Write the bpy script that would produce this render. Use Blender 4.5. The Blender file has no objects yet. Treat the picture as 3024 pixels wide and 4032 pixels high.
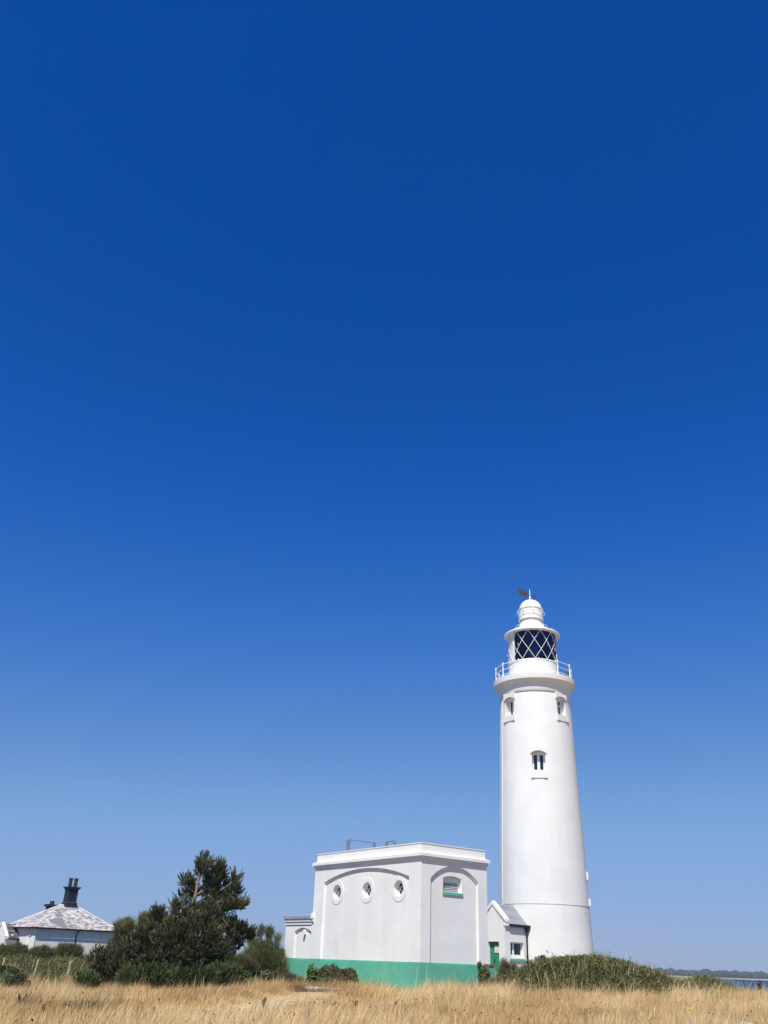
import bpy, bmesh, math, random
import numpy as np
from mathutils import Vector, Matrix
random.seed(7); rng = np.random.default_rng(7)
R = math.radians
S = bpy.context.scene
COL = S.collection
# ------------------------------------------------------------------ camera
EYE = 1.6; FPX = 3450.0; PITCH = R(27.2255); ROLL = R(2.1)
cf = Vector((0, math.cos(PITCH), math.sin(PITCH))); cu0 = Vector((0, -math.sin(PITCH), math.cos(PITCH))); cx0 = Vector((1, 0, 0))
CX = math.cos(ROLL) * cx0 + math.sin(ROLL) * cu0
CU = -math.sin(ROLL) * cx0 + math.cos(ROLL) * cu0
cam = bpy.data.cameras.new("camera"); cam_o = bpy.data.objects.new("camera", cam); COL.objects.link(cam_o)
cam.sensor_fit = 'HORIZONTAL'; cam.sensor_width = 36.0; cam.lens = FPX / 3024 * 36.0
cam.clip_start = 0.1; cam.clip_end = 60000
m = Matrix.Identity(4)
for i in range(3):
    m[i][0] = CX[i]; m[i][1] = CU[i]; m[i][2] = -cf[i]
m[2][3] = EYE
cam_o.matrix_world = m
S.camera = cam_o
# ------------------------------------------------------------------ light
SUN_AZ, SUN_EL = R(195), R(57)
S.view_settings.view_transform = 'Standard'; S.view_settings.look = 'None'
S.view_settings.gamma = 1.0; S.view_settings.exposure = 0.4
w = bpy.data.worlds.new("World"); S.world = w; w.use_nodes = True
nt = w.node_tree; nt.nodes.clear()
wo = nt.nodes.new('ShaderNodeOutputWorld'); bg = nt.nodes.new('ShaderNodeBackground')
sky = nt.nodes.new('ShaderNodeTexSky'); sky.sky_type = 'NISHITA'; sky.sun_disc = False
sky.sun_elevation = SUN_EL; sky.sun_rotation = SUN_AZ
sky.altitude = 0; sky.air_density = 1.0; sky.dust_density = 0.3; sky.ozone_density = 4.0
# deep polarised-looking blue: a tone curve for each channel of the physical sky
EXF = 2 ** S.view_settings.exposure
v1 = nt.nodes.new('ShaderNodeVectorMath'); v1.operation = 'SCALE'; v1.inputs['Scale'].default_value = 0.1
rc = nt.nodes.new('ShaderNodeRGBCurve')
v2 = nt.nodes.new('ShaderNodeVectorMath'); v2.operation = 'SCALE'; v2.inputs['Scale'].default_value = 10.0
SKYC = [[(0, 0), (.69, .0008), (.75, .0012), (1.0, .010), (1.33, .032), (2.0, .095), (3.21, .195), (6.1, .29), (10, .46)],
        [(0, 0), (1.22, .061), (1.34, .068), (2.31, .156), (3.5, .265), (4.99, .375), (6.0, .40), (7.22, .43), (10, .55)],
        [(0, 0), (2.45, .33), (2.64, .36), (4.17, .55), (5.5, .62), (6.9, .70), (10, .82)]]
for k, pts in enumerate(SKYC):
    cv = rc.mapping.curves[k]
    while len(cv.points) < len(pts): cv.points.new(0.5, 0.5)
    for p, (a, b_) in zip(cv.points, pts): p.location = (a / 10, b_ / EXF)
rc.mapping.use_clip = False; rc.mapping.update()
nt.links.new(sky.outputs[0], v1.inputs[0]); nt.links.new(v1.outputs[0], rc.inputs['Color']); nt.links.new(rc.outputs[0], v2.inputs[0]); nt.links.new(v2.outputs[0], bg.inputs[0])
bg.inputs[1].default_value = 0.1
nt.links.new(bg.outputs[0], wo.inputs[0])
sl = bpy.data.lights.new("sun", 'SUN'); sl.energy = 4.3; sl.angle = R(0.53); sl.color = (1.0, 0.955, 0.865)
so = bpy.data.objects.new("sun", sl); COL.objects.link(so); so.location = (-20, -40, 80)
SD = Vector((math.sin(SUN_AZ) * math.cos(SUN_EL), math.cos(SUN_AZ) * math.cos(SUN_EL), math.sin(SUN_EL)))
so.rotation_euler = SD.to_track_quat('Z', 'Y').to_euler()

# ------------------------------------------------------------------ helpers
def ray(px, py): return CX * ((px - 1512) / FPX) - CU * ((py - 2016) / FPX) + cf
def P(px, py, D):
    """World point seen at that pixel, D metres away over the ground."""
    r = ray(px, py); r = r / math.hypot(r.x, r.y) * D
    return Vector((r.x, r.y, EYE + r.z))
def tag(o, label=None, cat=None, group=None, kind=None):
    if label: o['label'] = label
    if cat: o['category'] = cat
    if group: o['group'] = group
    if kind: o['kind'] = kind
    return o
def empty(name, loc=(0, 0, 0), rz=0.0):
    o = bpy.data.objects.new(name, None); COL.objects.link(o)
    o.location = loc; o.rotation_euler = (0, 0, rz); o.empty_display_size = 0.3
    return o
def link(name, me, mats, parent=None, smooth=None):
    o = bpy.data.objects.new(name, me); COL.objects.link(o)
    for k in (mats if isinstance(mats, (list, tuple)) else [mats]): me.materials.append(k)
    if parent: o.parent = parent
    if smooth is not None:
        me.shade_smooth()
        me.set_sharp_from_angle(angle=R(smooth))
    return o
class MB:
    def __init__(s): s.v = []; s.f = []; s.m = []
    def add(s, vs, fs, mi=0):
        b = len(s.v); s.v += [tuple(q) for q in vs]
        s.f += [tuple(i + b for i in f) for f in fs]; s.m += [mi] * len(fs); return s
    def box(s, x0, x1, y0, y1, z0, z1, mi=0):
        v = [(x, y, z) for z in (z0, z1) for y in (y0, y1) for x in (x0, x1)]
        return s.add(v, [(0, 2, 3, 1), (4, 5, 7, 6), (0, 1, 5, 4), (2, 6, 7, 3), (0, 4, 6, 2), (1, 3, 7, 5)], mi)
    def frustum(s, a, za, b, zb, mi=0):
        v = [(x, y, za) for y in a[2:] for x in a[:2]] + [(x, y, zb) for y in b[2:] for x in b[:2]]
        return s.add(v, [(0, 2, 3, 1), (4, 5, 7, 6), (0, 1, 5, 4), (2, 6, 7, 3), (0, 4, 6, 2), (1, 3, 7, 5)], mi)
    def hexa(s, v, mi=0):   # 8 points: lower ring 0-3 then upper ring 4-7
        return s.add(v, [(3, 2, 1, 0), (4, 5, 6, 7), (0, 1, 5, 4), (1, 2, 6, 5), (2, 3, 7, 6), (3, 0, 4, 7)], mi)
    def prism(s, poly, d, mi=0):
        """poly: list of 3D points in a plane; d: extrusion vector."""
        n = len(poly); v = [Vector(p) for p in poly]; v += [p + Vector(d) for p in v]
        return s.add(v, [tuple(range(n))[::-1], tuple(range(n, 2 * n))] + [(i, (i + 1) % n, (i + 1) % n + n, i + n) for i in range(n)], mi)
    def lathe(s, prof, n=48, c=(0, 0), mi=0, a0=0, a1=360, close=True):
        full = abs(a1 - a0 - 360) < 1e-6; k = n if full else n + 1
        vs = []; fs = []
        for r, z in prof:
            for i in range(k):
                a = R(a0 + (a1 - a0) * i / n); vs.append((c[0] + r * math.sin(a), c[1] + r * math.cos(a), z))
        for j in range(len(prof) - 1):
            for i in range(n):
                i2 = (i + 1) % k; fs.append((j * k + i, (j + 1) * k + i, (j + 1) * k + i2, j * k + i2))
        if full and close:
            if prof[0][0] > 1e-4: fs.append(tuple(range(k)))
            if prof[-1][0] > 1e-4: fs.append(tuple(range((len(prof) - 1) * k, len(prof) * k))[::-1])
        return s.add(vs, fs, mi)
    def tube(s, pts, r, n=8, mi=0, closed=False, cap=True):
        pts = [Vector(p) for p in pts]; m_ = len(pts); rs = r if isinstance(r, (list, tuple)) else [r] * m_
        vs = []; fs = []; prev = None
        for i, p in enumerate(pts):
            if closed: t = pts[(i + 1) % m_] - pts[i - 1]
            else: t = pts[min(i + 1, m_ - 1)] - pts[max(i - 1, 0)]
            t.normalize()
            if prev is None:
                u = t.orthogonal().normalized()
            else:
                u = (prev - t * prev.dot(t)).normalized()
            prev = u; q = t.cross(u)
            for k in range(n):
                a = 2 * math.pi * k / n; vs.append(p + (u * math.cos(a) + q * math.sin(a)) * rs[i])
        for i in range(m_ if closed else m_ - 1):
            j = (i + 1) % m_
            for k in range(n):
                k2 = (k + 1) % n; fs.append((i * n + k, i * n + k2, j * n + k2, j * n + k))
        if not closed and cap:
            fs.append(tuple(range(n))[::-1]); fs.append(tuple(range((m_ - 1) * n, m_ * n)))
        return s.add(vs, fs, mi)
    def ball(s, c, r, n=10, mi=0, sz=1.0):
        k = max(4, n // 2); prof = [(max(1e-5, r * math.sin(math.pi * j / k)), c[2] - r * sz * math.cos(math.pi * j / k)) for j in range(k + 1)]
        return s.lathe(prof, n, (c[0], c[1]), mi)
    def mesh(s, name="mesh"):
        me = bpy.data.meshes.new(name); me.from_pydata(s.v, [], s.f); me.polygons.foreach_set('material_index', s.m)
        bm = bmesh.new(); bm.from_mesh(me); bmesh.ops.recalc_face_normals(bm, faces=bm.faces); bm.to_mesh(me); bm.free()
        me.update(); return me
    def build(s, name, mats, parent=None, smooth=None):
        return link(name, s.mesh(name), mats, parent, smooth)
def cut(mb, cutters):
    """Solid minus closed cutters, returned as a mesh."""
    me = mb.mesh() if isinstance(mb, MB) else mb
    a = bpy.data.objects.new("solid", me); COL.objects.link(a); tmp = []
    for c in cutters:
        b = bpy.data.objects.new("cutter", c.mesh()); COL.objects.link(b); tmp.append(b)
        md = a.modifiers.new("b", 'BOOLEAN'); md.operation = 'DIFFERENCE'; md.solver = 'EXACT'; md.object = b
    dg = bpy.context.evaluated_depsgraph_get(); dg.update()
    out = bpy.data.meshes.new_from_object(a.evaluated_get(dg))
    for b in tmp + [a]: bpy.data.objects.remove(b, do_unlink=True)
    return out
def split_z(me, z, upper):
    bm = bmesh.new(); bm.from_mesh(me)
    g = bm.verts[:] + bm.edges[:] + bm.faces[:]
    bmesh.ops.bisect_plane(bm, geom=g, plane_co=(0, 0, z), plane_no=(0, 0, 1), clear_inner=upper, clear_outer=not upper)
    o = bpy.data.meshes.new("half"); bm.to_mesh(o); bm.free(); return o
def arch_poly(y0, y1, zb, zs, zc, n=20):
    """(y, z) outline of an opening with a segmental head."""
    h = zc - zs; hw = (y1 - y0) / 2; rr = (hw * hw + h * h) / (2 * h); cy = (y0 + y1) / 2; cz = zc - rr; a = math.asin(hw / rr)
    return [(y0, zb)] + [(cy + rr * math.sin(-a + 2 * a * i / n), cz + rr * math.cos(-a + 2 * a * i / n)) for i in range(n + 1)] + [(y1, zb)]

# ------------------------------------------------------------------ materials
def mat(name, col, rough=0.6, noise=0.0, scale=8.0, bump=0.0, bscale=40.0, metal=0.0, spec=0.3, col2=None, lo=0.35, hi=0.65, detail=6):
    mm = bpy.data.materials.new(name); mm.use_nodes = True; t = mm.node_tree; b = t.nodes['Principled BSDF']
    b.inputs['Roughness'].default_value = rough; b.inputs['Metallic'].default_value = metal; b.inputs['Specular IOR Level'].default_value = spec
    tc = t.nodes.new('ShaderNodeTexCoord')
    c2 = col2 or tuple(max(0, c * (1 - noise)) for c in col)
    if noise > 0 or col2:
        n = t.nodes.new('ShaderNodeTexNoise'); n.inputs['Scale'].default_value = scale; n.inputs['Detail'].default_value = detail
        t.links.new(tc.outputs['Object'], n.inputs['Vector'])
        mr = t.nodes.new('ShaderNodeMapRange'); mr.inputs[1].default_value = lo; mr.inputs[2].default_value = hi
        t.links.new(n.outputs['Fac'], mr.inputs[0])
        mx = t.nodes.new('ShaderNodeMix'); mx.data_type = 'RGBA'; mx.inputs[6].default_value = (*c2, 1); mx.inputs[7].default_value = (*col, 1)
        t.links.new(mr.outputs[0], mx.inputs[0]); t.links.new(mx.outputs[2], b.inputs['Base Color'])
    else: b.inputs['Base Color'].default_value = (*col, 1)
    if bump > 0:
        n2 = t.nodes.new('ShaderNodeTexNoise'); n2.inputs['Scale'].default_value = bscale; n2.inputs['Detail'].default_value = 4
        t.links.new(tc.outputs['Object'], n2.inputs['Vector'])
        bp = t.nodes.new('ShaderNodeBump'); bp.inputs['Strength'].default_value = bump; bp.inputs['Distance'].default_value = 0.02
        t.links.new(n2.outputs['Fac'], bp.inputs['Height']); t.links.new(bp.outputs[0], b.inputs['Normal'])
    return mm
M = {}
M['white'] = mat('white_render', (0.79, 0.79, 0.775), 0.75, 0.05, 0.9, 0.35, 7.0)
M['white_block'] = mat('brightened_white_masonry_paint', (0.86, 0.855, 0.835), 0.75, 0.05, 0.9, 0.35, 7.0)  # same white paint as the tower, extra brightness put into the colour
M['trim'] = mat('white_gloss_paint', (0.82, 0.82, 0.80), 0.45, 0.03, 3)
M['white_cottage'] = mat('limewash', (0.80, 0.79, 0.74), 0.8, 0.08, 1.2, 0.3, 9)
M['green'] = mat('green_masonry_paint', (0.12, 0.49, 0.34), 0.6, 0.16, 1.2, 0.25, 9)
M['door_green'] = mat('green_door_paint', (0.03, 0.27, 0.14), 0.4, 0.08, 3)
M['lead'] = mat('grey_lead', (0.34, 0.36, 0.41), 0.6, 0.15, 4)
M['steel'] = mat('steel_tube', (0.22, 0.21, 0.20), 0.4, 0.1, 10, metal=0.6)
M['black'] = mat('black_paint', (0.015, 0.016, 0.028), 0.4, 0.2, 5)
M['dark_glass'] = mat('dark_glass', (0.012, 0.018, 0.035), 0.06, spec=0.6)
M['vane'] = mat('weathered_copper', (0.095, 0.085, 0.07), 0.6, 0.25, 12)
M['brick'] = mat('red_brick', (0.30, 0.12, 0.085), 0.85, 0.3, 30)
M['concrete'] = mat('pale_concrete', (0.52, 0.49, 0.44), 0.9, 0.35, 6, 0.4, 25)
M['wood_grey'] = mat('weathered_post_wood', (0.44, 0.37, 0.26), 0.85, 0.3, 9, 0.3, 30)
M['wood_dark'] = mat('tarred_wood', (0.05, 0.045, 0.045), 0.8, 0.3, 9)
M['bark'] = mat('pine_bark', (0.30, 0.235, 0.185), 0.9, 0.4, 14, 0.5, 30)
M['twig'] = mat('dead_twigs', (0.22, 0.17, 0.12), 0.9, 0.3, 14)
M['dock'] = mat('dead_dock_brown', (0.12, 0.055, 0.03), 0.9, 0.4, 20)
M['box_green'] = mat('teal_paint', (0.01, 0.13, 0.10), 0.5, 0.1, 5)
M['red'] = mat('dark_red_blind', (0.16, 0.012, 0.03), 0.7)
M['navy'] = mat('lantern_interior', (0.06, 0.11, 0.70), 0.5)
M['chim'] = mat('tarred_chimney', (0.018, 0.023, 0.042), 0.7, col2=(0.17, 0.17, 0.18), scale=5, lo=0.30, hi=0.36)
M['pot'] = mat('dark_clay_pot', (0.055, 0.05, 0.06), 0.7, 0.4, 8)
M['yellow'] = mat('yellow_petals', (0.78, 0.58, 0.02), 0.6)
M['rock'] = mat('pale_rock', (0.62, 0.60, 0.55), 0.9, 0.25, 5, 0.5, 12)
def weather(mm, amount, tint=(0.62, 0.60, 0.55), sx=2.2, sz=0.16):
    """Faint rain streaks and patched paint over a base colour."""
    t = mm.node_tree; b_ = t.nodes['Principled BSDF']; old = b_.inputs['Base Color'].links[0].from_socket
    tc = t.nodes.new('ShaderNodeTexCoord'); mp = t.nodes.new('ShaderNodeMapping'); mp.inputs['Scale'].default_value = (sx, sx, sz); t.links.new(tc.outputs['Object'], mp.inputs['Vector'])
    n_ = t.nodes.new('ShaderNodeTexNoise'); n_.inputs['Scale'].default_value = 1.0; n_.inputs['Detail'].default_value = 7; n_.inputs['Roughness'].default_value = 0.65; t.links.new(mp.outputs[0], n_.inputs['Vector'])
    n3_ = t.nodes.new('ShaderNodeTexNoise'); n3_.inputs['Scale'].default_value = 0.55; n3_.inputs['Detail'].default_value = 9; t.links.new(tc.outputs['Object'], n3_.inputs['Vector'])
    mu = t.nodes.new('ShaderNodeMath'); mu.operation = 'MULTIPLY'; t.links.new(n_.outputs['Fac'], mu.inputs[0]); t.links.new(n3_.outputs['Fac'], mu.inputs[1])
    mr = t.nodes.new('ShaderNodeMapRange'); mr.inputs[1].default_value = 0.18; mr.inputs[2].default_value = 0.40; mr.inputs[4].default_value = amount; t.links.new(mu.outputs[0], mr.inputs[0])
    mx = t.nodes.new('ShaderNodeMix'); mx.data_type = 'RGBA'; t.links.new(mr.outputs[0], mx.inputs[0]); t.links.new(old, mx.inputs[6]); mx.inputs[7].default_value = (*tint, 1); t.links.new(mx.outputs[2], b_.inputs['Base Color'])
weather(M['white'], 0.26); weather(M['white_block'], 0.30, (0.66, 0.64, 0.58)); weather(M['white_cottage'], 0.4); weather(M['green'], 0.35, (0.20, 0.42, 0.32), 1.6, 0.4)
def lantern_glass():
    mm = bpy.data.materials.new('lantern_glass'); mm.use_nodes = True; t = mm.node_tree; t.nodes.clear()
    o = t.nodes.new('ShaderNodeOutputMaterial'); mx = t.nodes.new('ShaderNodeMixShader'); fr = t.nodes.new('ShaderNodeFresnel'); fr.inputs[0].default_value = 1.45
    tr = t.nodes.new('ShaderNodeBsdfTransparent'); tr.inputs[0].default_value = (0.45, 0.60, 0.95, 1); gl = t.nodes.new('ShaderNodeBsdfGlossy'); gl.inputs['Roughness'].default_value = 0.02
    t.links.new(fr.outputs[0], mx.inputs[0]); t.links.new(tr.outputs[0], mx.inputs[1]); t.links.new(gl.outputs[0], mx.inputs[2]); t.links.new(mx.outputs[0], o.inputs[0])
    return mm
M['glass'] = lantern_glass()
M['lens'] = mat('optic', (0.02, 0.06, 0.14), 0.12, spec=0.8)
def slate_mat(name, dark, light, amount, rows=0.16, wid=0.28, soft=0.1):
    """Slates in rows: each slate its own tone, rows stepped; pattern in object space."""
    mm = bpy.data.materials.new(name); mm.use_nodes = True; t = mm.node_tree; b = t.nodes['Principled BSDF']; b.inputs['Roughness'].default_value = 0.8
    uv = t.nodes.new('ShaderNodeUVMap'); br = t.nodes.new('ShaderNodeTexBrick')
    br.inputs['Scale'].default_value = 1.0; br.inputs['Brick Width'].default_value = wid; br.inputs['Row Height'].default_value = rows; br.inputs['Mortar Size'].default_value = 0.006
    br.inputs['Color1'].default_value = (0, 0, 0, 1); br.inputs['Color2'].default_value = (1, 1, 1, 1); br.inputs['Mortar'].default_value = (0.0, 0.0, 0.0, 1)
    t.links.new(uv.outputs[0], br.inputs['Vector'])
    n = t.nodes.new('ShaderNodeTexNoise'); n.inputs['Scale'].default_value = 0.9; n.inputs['Detail'].default_value = 8; n.inputs['Roughness'].default_value = 0.7
    t.links.new(uv.outputs[0], n.inputs['Vector'])
    ad = t.nodes.new('ShaderNodeMath'); ad.operation = 'MULTIPLY_ADD'; ad.inputs[1].default_value = 0.60; t.links.new(br.outputs['Color'], ad.inputs[0]); t.links.new(n.outputs['Fac'], ad.inputs[2])
    mr = t.nodes.new('ShaderNodeMapRange'); mr.inputs[1].default_value = amount - soft; mr.inputs[2].default_value = amount + soft; t.links.new(ad.outputs[0], mr.inputs[0])
    mx = t.nodes.new('ShaderNodeMix'); mx.data_type = 'RGBA'; mx.inputs[6].default_value = (*dark, 1); mx.inputs[7].default_value = (*light, 1)
    t.links.new(mr.outputs[0], mx.inputs[0]); t.links.new(mx.outputs[2], b.inputs['Base Color'])
    return mm
M['slate_patchy'] = slate_mat('whitewashed_slate', (0.17, 0.155, 0.145), (0.58, 0.55, 0.54), 0.80, 0.15, 0.30, 0.27)
M['slate_dark'] = slate_mat('old_dark_slate', (0.06, 0.06, 0.07), (0.42, 0.41, 0.42), 0.98)
M['slate_grey'] = slate_mat('grey_slate', (0.20, 0.21, 0.235), (0.26, 0.27, 0.295), 0.6, 0.17, 3.0)
M['slate_patch'] = mat('plain_grey_slate', (0.19, 0.195, 0.22), 0.8, 0.1, 5)
def uv_planar(me, fn):
    uvl = me.uv_layers.new(name="UVMap")
    for p in me.polygons:
        for li in p.loop_indices: uvl.data[li].uv = fn(me.vertices[me.loops[li].vertex_index].co, p.normal)
def roof_uv(co, n):
    """u along the eaves, v up the slope."""
    h = Vector((n.x, n.y, 0))
    if h.length < 1e-3: return (co.x, co.y)
    h.normalize(); t = Vector((-h.y, h.x, 0)); s = Vector((-h.x * n.z, -h.y * n.z, Vector((n.x, n.y)).length))
    return (co.dot(t), co.dot(s))
def leaf_mat(name, c_dark, c_mid, c_light, rough=0.55, trans=0.25):
    """Colour varies from leaf to leaf by the random attribute 'tint'."""
    mm = bpy.data.materials.new(name); mm.use_nodes = True; t = mm.node_tree; b = t.nodes['Principled BSDF']
    b.inputs['Roughness'].default_value = rough; b.inputs['Specular IOR Level'].default_value = 0.25
    at = t.nodes.new('ShaderNodeAttribute'); at.attribute_name = 'tint'
    cr = t.nodes.new('ShaderNodeValToRGB'); e = cr.color_ramp.elements
    e[0].position = 0.0; e[0].color = (*c_dark, 1); e[1].position = 1.0; e[1].color = (*c_light, 1)
    k = e.new(0.5); k.color = (*c_mid, 1)
    t.links.new(at.outputs['Fac'], cr.inputs[0]); t.links.new(cr.outputs[0], b.inputs['Base Color'])
    if trans > 0:
        out = t.nodes['Material Output']; tl = t.nodes.new('ShaderNodeBsdfTranslucent'); mx = t.nodes.new('ShaderNodeMixShader'); mx.inputs[0].default_value = trans
        t.links.new(cr.outputs[0], tl.inputs[0]); t.links.new(b.outputs[0], mx.inputs[1]); t.links.new(tl.outputs[0], mx.inputs[2]); t.links.new(mx.outputs[0], out.inputs[0])
    return mm
M['pine'] = leaf_mat('pine_needles', (0.026, 0.036, 0.015), (0.070, 0.085, 0.036), (0.24, 0.225, 0.105), 0.6, 0.12)  # lightest stop paints sunlit highlights into the needle colour
M['pine_low'] = leaf_mat('young_pine_needles', (0.030, 0.050, 0.016), (0.075, 0.110, 0.036), (0.15, 0.185, 0.07), 0.6, 0.15)
M['tamarisk'] = leaf_mat('tamarisk_sprays', (0.10, 0.105, 0.042), (0.21, 0.225, 0.09), (0.36, 0.35, 0.17), 0.7, 0.5)
M['bush_brown'] = leaf_mat('browning_bush', (0.055, 0.045, 0.022), (0.10, 0.085, 0.040), (0.11, 0.125, 0.040), 0.7, 0.15)
M['laurel'] = leaf_mat('glossy_green_leaves', (0.020, 0.045, 0.010), (0.050, 0.105, 0.020), (0.13, 0.20, 0.05), 0.35, 0.2)
M['bush_dark'] = leaf_mat('dark_green_bush', (0.018, 0.028, 0.010), (0.045, 0.062, 0.020), (0.085, 0.10, 0.035), 0.6, 0.12)
M['scrub'] = leaf_mat('mixed_scrub_green', (0.055, 0.052, 0.018), (0.115, 0.122, 0.036), (0.20, 0.195, 0.075), 0.7, 0.25)
M['creeper'] = leaf_mat('creeper_leaves', (0.03, 0.055, 0.014), (0.07, 0.12, 0.03), (0.13, 0.18, 0.05), 0.5, 0.2)
M['grass'] = leaf_mat('dry_grass_blades', (0.40, 0.26, 0.11), (0.70, 0.50, 0.23), (0.84, 0.68, 0.40), 0.75, 0.3)
M['grass_green'] = leaf_mat('half_dry_green_grass', (0.10, 0.085, 0.035), (0.20, 0.175, 0.075), (0.42, 0.35, 0.17), 0.75, 0.2)
M['wood_far'] = mat('far_tree_crowns', (0.022, 0.036, 0.03), 0.9, 0.4, 0.05)

# ------------------------------------------------------------------ ground
def sst(a, b, x):
    t = np.clip((np.asarray(x, float) - a) / (b - a), 0, 1); return t * t * (3 - 2 * t)
def polar(az, d): return d * math.sin(R(az)), d * math.cos(R(az))
_lat = np.random.default_rng(3).random((256, 256))
def vnoise(x, y, s):
    """Smooth value noise 0..1 with cell size s."""
    x = np.asarray(x, float) / s + 1000.37; y = np.asarray(y, float) / s + 1000.71
    xi = np.floor(x).astype(int); yi = np.floor(y).astype(int); fx = x - xi; fy = y - yi
    fx = fx * fx * (3 - 2 * fx); fy = fy * fy * (3 - 2 * fy); xi %= 255; yi %= 255
    return (_lat[xi, yi] * (1 - fx) + _lat[xi + 1, yi] * fx) * (1 - fy) + (_lat[xi, yi + 1] * (1 - fx) + _lat[xi + 1, yi + 1] * fx) * fy
# mounds: azimuth, distance, height, sigma across, sigma in depth
MFIT = [(7.6, 0.20), (9.0, 0.33), (10.4, 0.46), (11.8, 0.55), (13.2, 0.53), (14.6, 0.42), (16.0, 0.30), (17.4, 0.22)]
MOUNDS = [(az_m, 50.0, a_m, 1.5, 3.4) for az_m, a_m in MFIT for a_m in (a_m * 1.17,)] + [(16.6, 44.5, 0.40, 1.7, 3.6), (13.2, 44.0, 0.28, 2.2, 3.0), (18.8, 58.0, 0.95, 1.35, 3.0)]
def mound_h(x, y):
    x = np.asarray(x, float); y = np.asarray(y, float); h = np.zeros_like(x)
    for az, d, a, su, sv in MOUNDS:
        cx, cy = polar(az, d); ux, uy = math.cos(R(az)), -math.sin(R(az))
        u = (x - cx) * ux + (y - cy) * uy; v = -(x - cx) * uy + (y - cy) * ux
        h = h + a * np.exp(-0.5 * ((u / su) ** 2 + (v / sv) ** 2))
    return h
PATH = [P(1262, 3920, 42.0), P(1215, 3930, 39.3), P(1150, 3941, 35.8), P(1080, 3953, 33.0), P(1010, 3966, 30.6), P(940, 3978, 29.2), P(840, 3978, 29.2), P(720, 3965, 30.0), P(620, 3952, 31.0)]
PW = [0.75, 0.85, 0.9, 0.8, 0.6, 0.35, 0.25, 0.2, 0.15]
def path_dist(x, y):
    d = np.full(np.shape(x), 99.0)
    for i in range(len(PATH) - 1):
        ax_, ay_, bx_, by_ = PATH[i].x, PATH[i].y, PATH[i + 1].x, PATH[i + 1].y; dx, dy = bx_ - ax_, by_ - ay_
        t = np.clip(((x - ax_) * dx + (y - ay_) * dy) / (dx * dx + dy * dy), 0, 1); wd_ = PW[i] + (PW[i + 1] - PW[i]) * t
        d = np.minimum(d, np.hypot(x - ax_ - t * dx, y - ay_ - t * dy) - wd_)
    return d
def ground_h(x, y):
    x = np.asarray(x, float); y = np.asarray(y, float)
    k = sst(0, 42, y)
    h = 0.12 * k + (0.017 * np.clip(x, -40, 0) + 0.0135 * np.clip(x, 0, 14)) * k
    h = h + 0.55 * sst(46, 60, y) * sst(14, 4, np.abs(x - 5))
    h = h + 1.45 * sst(47, 70, y) * sst(-10, -17, x) + 1.55 * sst(51, 64, y) * sst(1, -3, x) * (1 - sst(-10, -17, x))
    h = h + mound_h(x, y)
    h = h + 0.10 * (vnoise(x, y, 4.0) - 0.5) * sst(3, 12, np.hypot(x, y)) + 0.04 * (vnoise(x, y, 1.1) - 0.5)
    h = h + 0.30 * np.exp(-(np.maximum(0, path_dist(x, y - 1.2)) / 1.5) ** 2)
    fall = sst(66, 150, y) * sst(2, 14, x) + sst(100, 190, y) * (1 - sst(2, 14, x))
    fall = np.clip(np.maximum(fall, np.maximum(sst(90, 220, np.abs(x)), sst(-120, -220, y))), 0, 1)
    return h - 6.0 * fall - 0.6 * sst(0.0, 0.6, fall)
gx = np.unique(np.concatenate([np.linspace(-320, -60, 27), np.linspace(-60, 60, 151), np.linspace(60, 320, 27)]))
gy = np.unique(np.concatenate([np.linspace(-320, -10, 30), np.linspace(-10, 100, 139), np.linspace(100, 320, 34)]))
GX, GY = np.meshgrid(gx, gy); GZ = ground_h(GX, GY)
nx, ny = len(gx), len(gy)
me = bpy.data.meshes.new("ground")
idx = np.arange(nx * ny).reshape(ny, nx)
me.from_pydata(np.column_stack([GX.ravel(), GY.ravel(), GZ.ravel()]).tolist(), [], np.stack([idx[:-1, :-1], idx[:-1, 1:], idx[1:, 1:], idx[1:, :-1]], -1).reshape(-1, 4).tolist())
M['ground'] = mat('dry_soil_and_thatch', (0.50, 0.36, 0.18), 0.95, col2=(0.32, 0.23, 0.12), scale=1.2, lo=0.3, hi=0.7, bump=0.6, bscale=6, detail=10)
def turf_under_scrub(mm):
    """Mossy brown turf where scrub grows (attribute 'veg'), thatch elsewhere."""
    t = mm.node_tree; b_ = t.nodes['Principled BSDF']; old = b_.inputs['Base Color'].links[0].from_socket
    at = t.nodes.new('ShaderNodeAttribute'); at.attribute_name = 'veg'; n_ = t.nodes.new('ShaderNodeTexNoise'); n_.inputs['Scale'].default_value = 0.8; n_.inputs['Detail'].default_value = 8
    tc = t.nodes.new('ShaderNodeTexCoord'); t.links.new(tc.outputs['Object'], n_.inputs['Vector'])
    m1 = t.nodes.new('ShaderNodeMix'); m1.data_type = 'RGBA'; m1.inputs[6].default_value = (0.055, 0.060, 0.022, 1); m1.inputs[7].default_value = (0.13, 0.105, 0.05, 1); t.links.new(n_.outputs['Fac'], m1.inputs[0])
    m2 = t.nodes.new('ShaderNodeMix'); m2.data_type = 'RGBA'; t.links.new(at.outputs['Fac'], m2.inputs[0]); t.links.new(old, m2.inputs[6]); t.links.new(m1.outputs[2], m2.inputs[7]); t.links.new(m2.outputs[2], b_.inputs['Base Color'])
turf_under_scrub(M['ground'])
ground_o = tag(link("ground", me, M['ground'], smooth=60), kind='structure')
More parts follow.
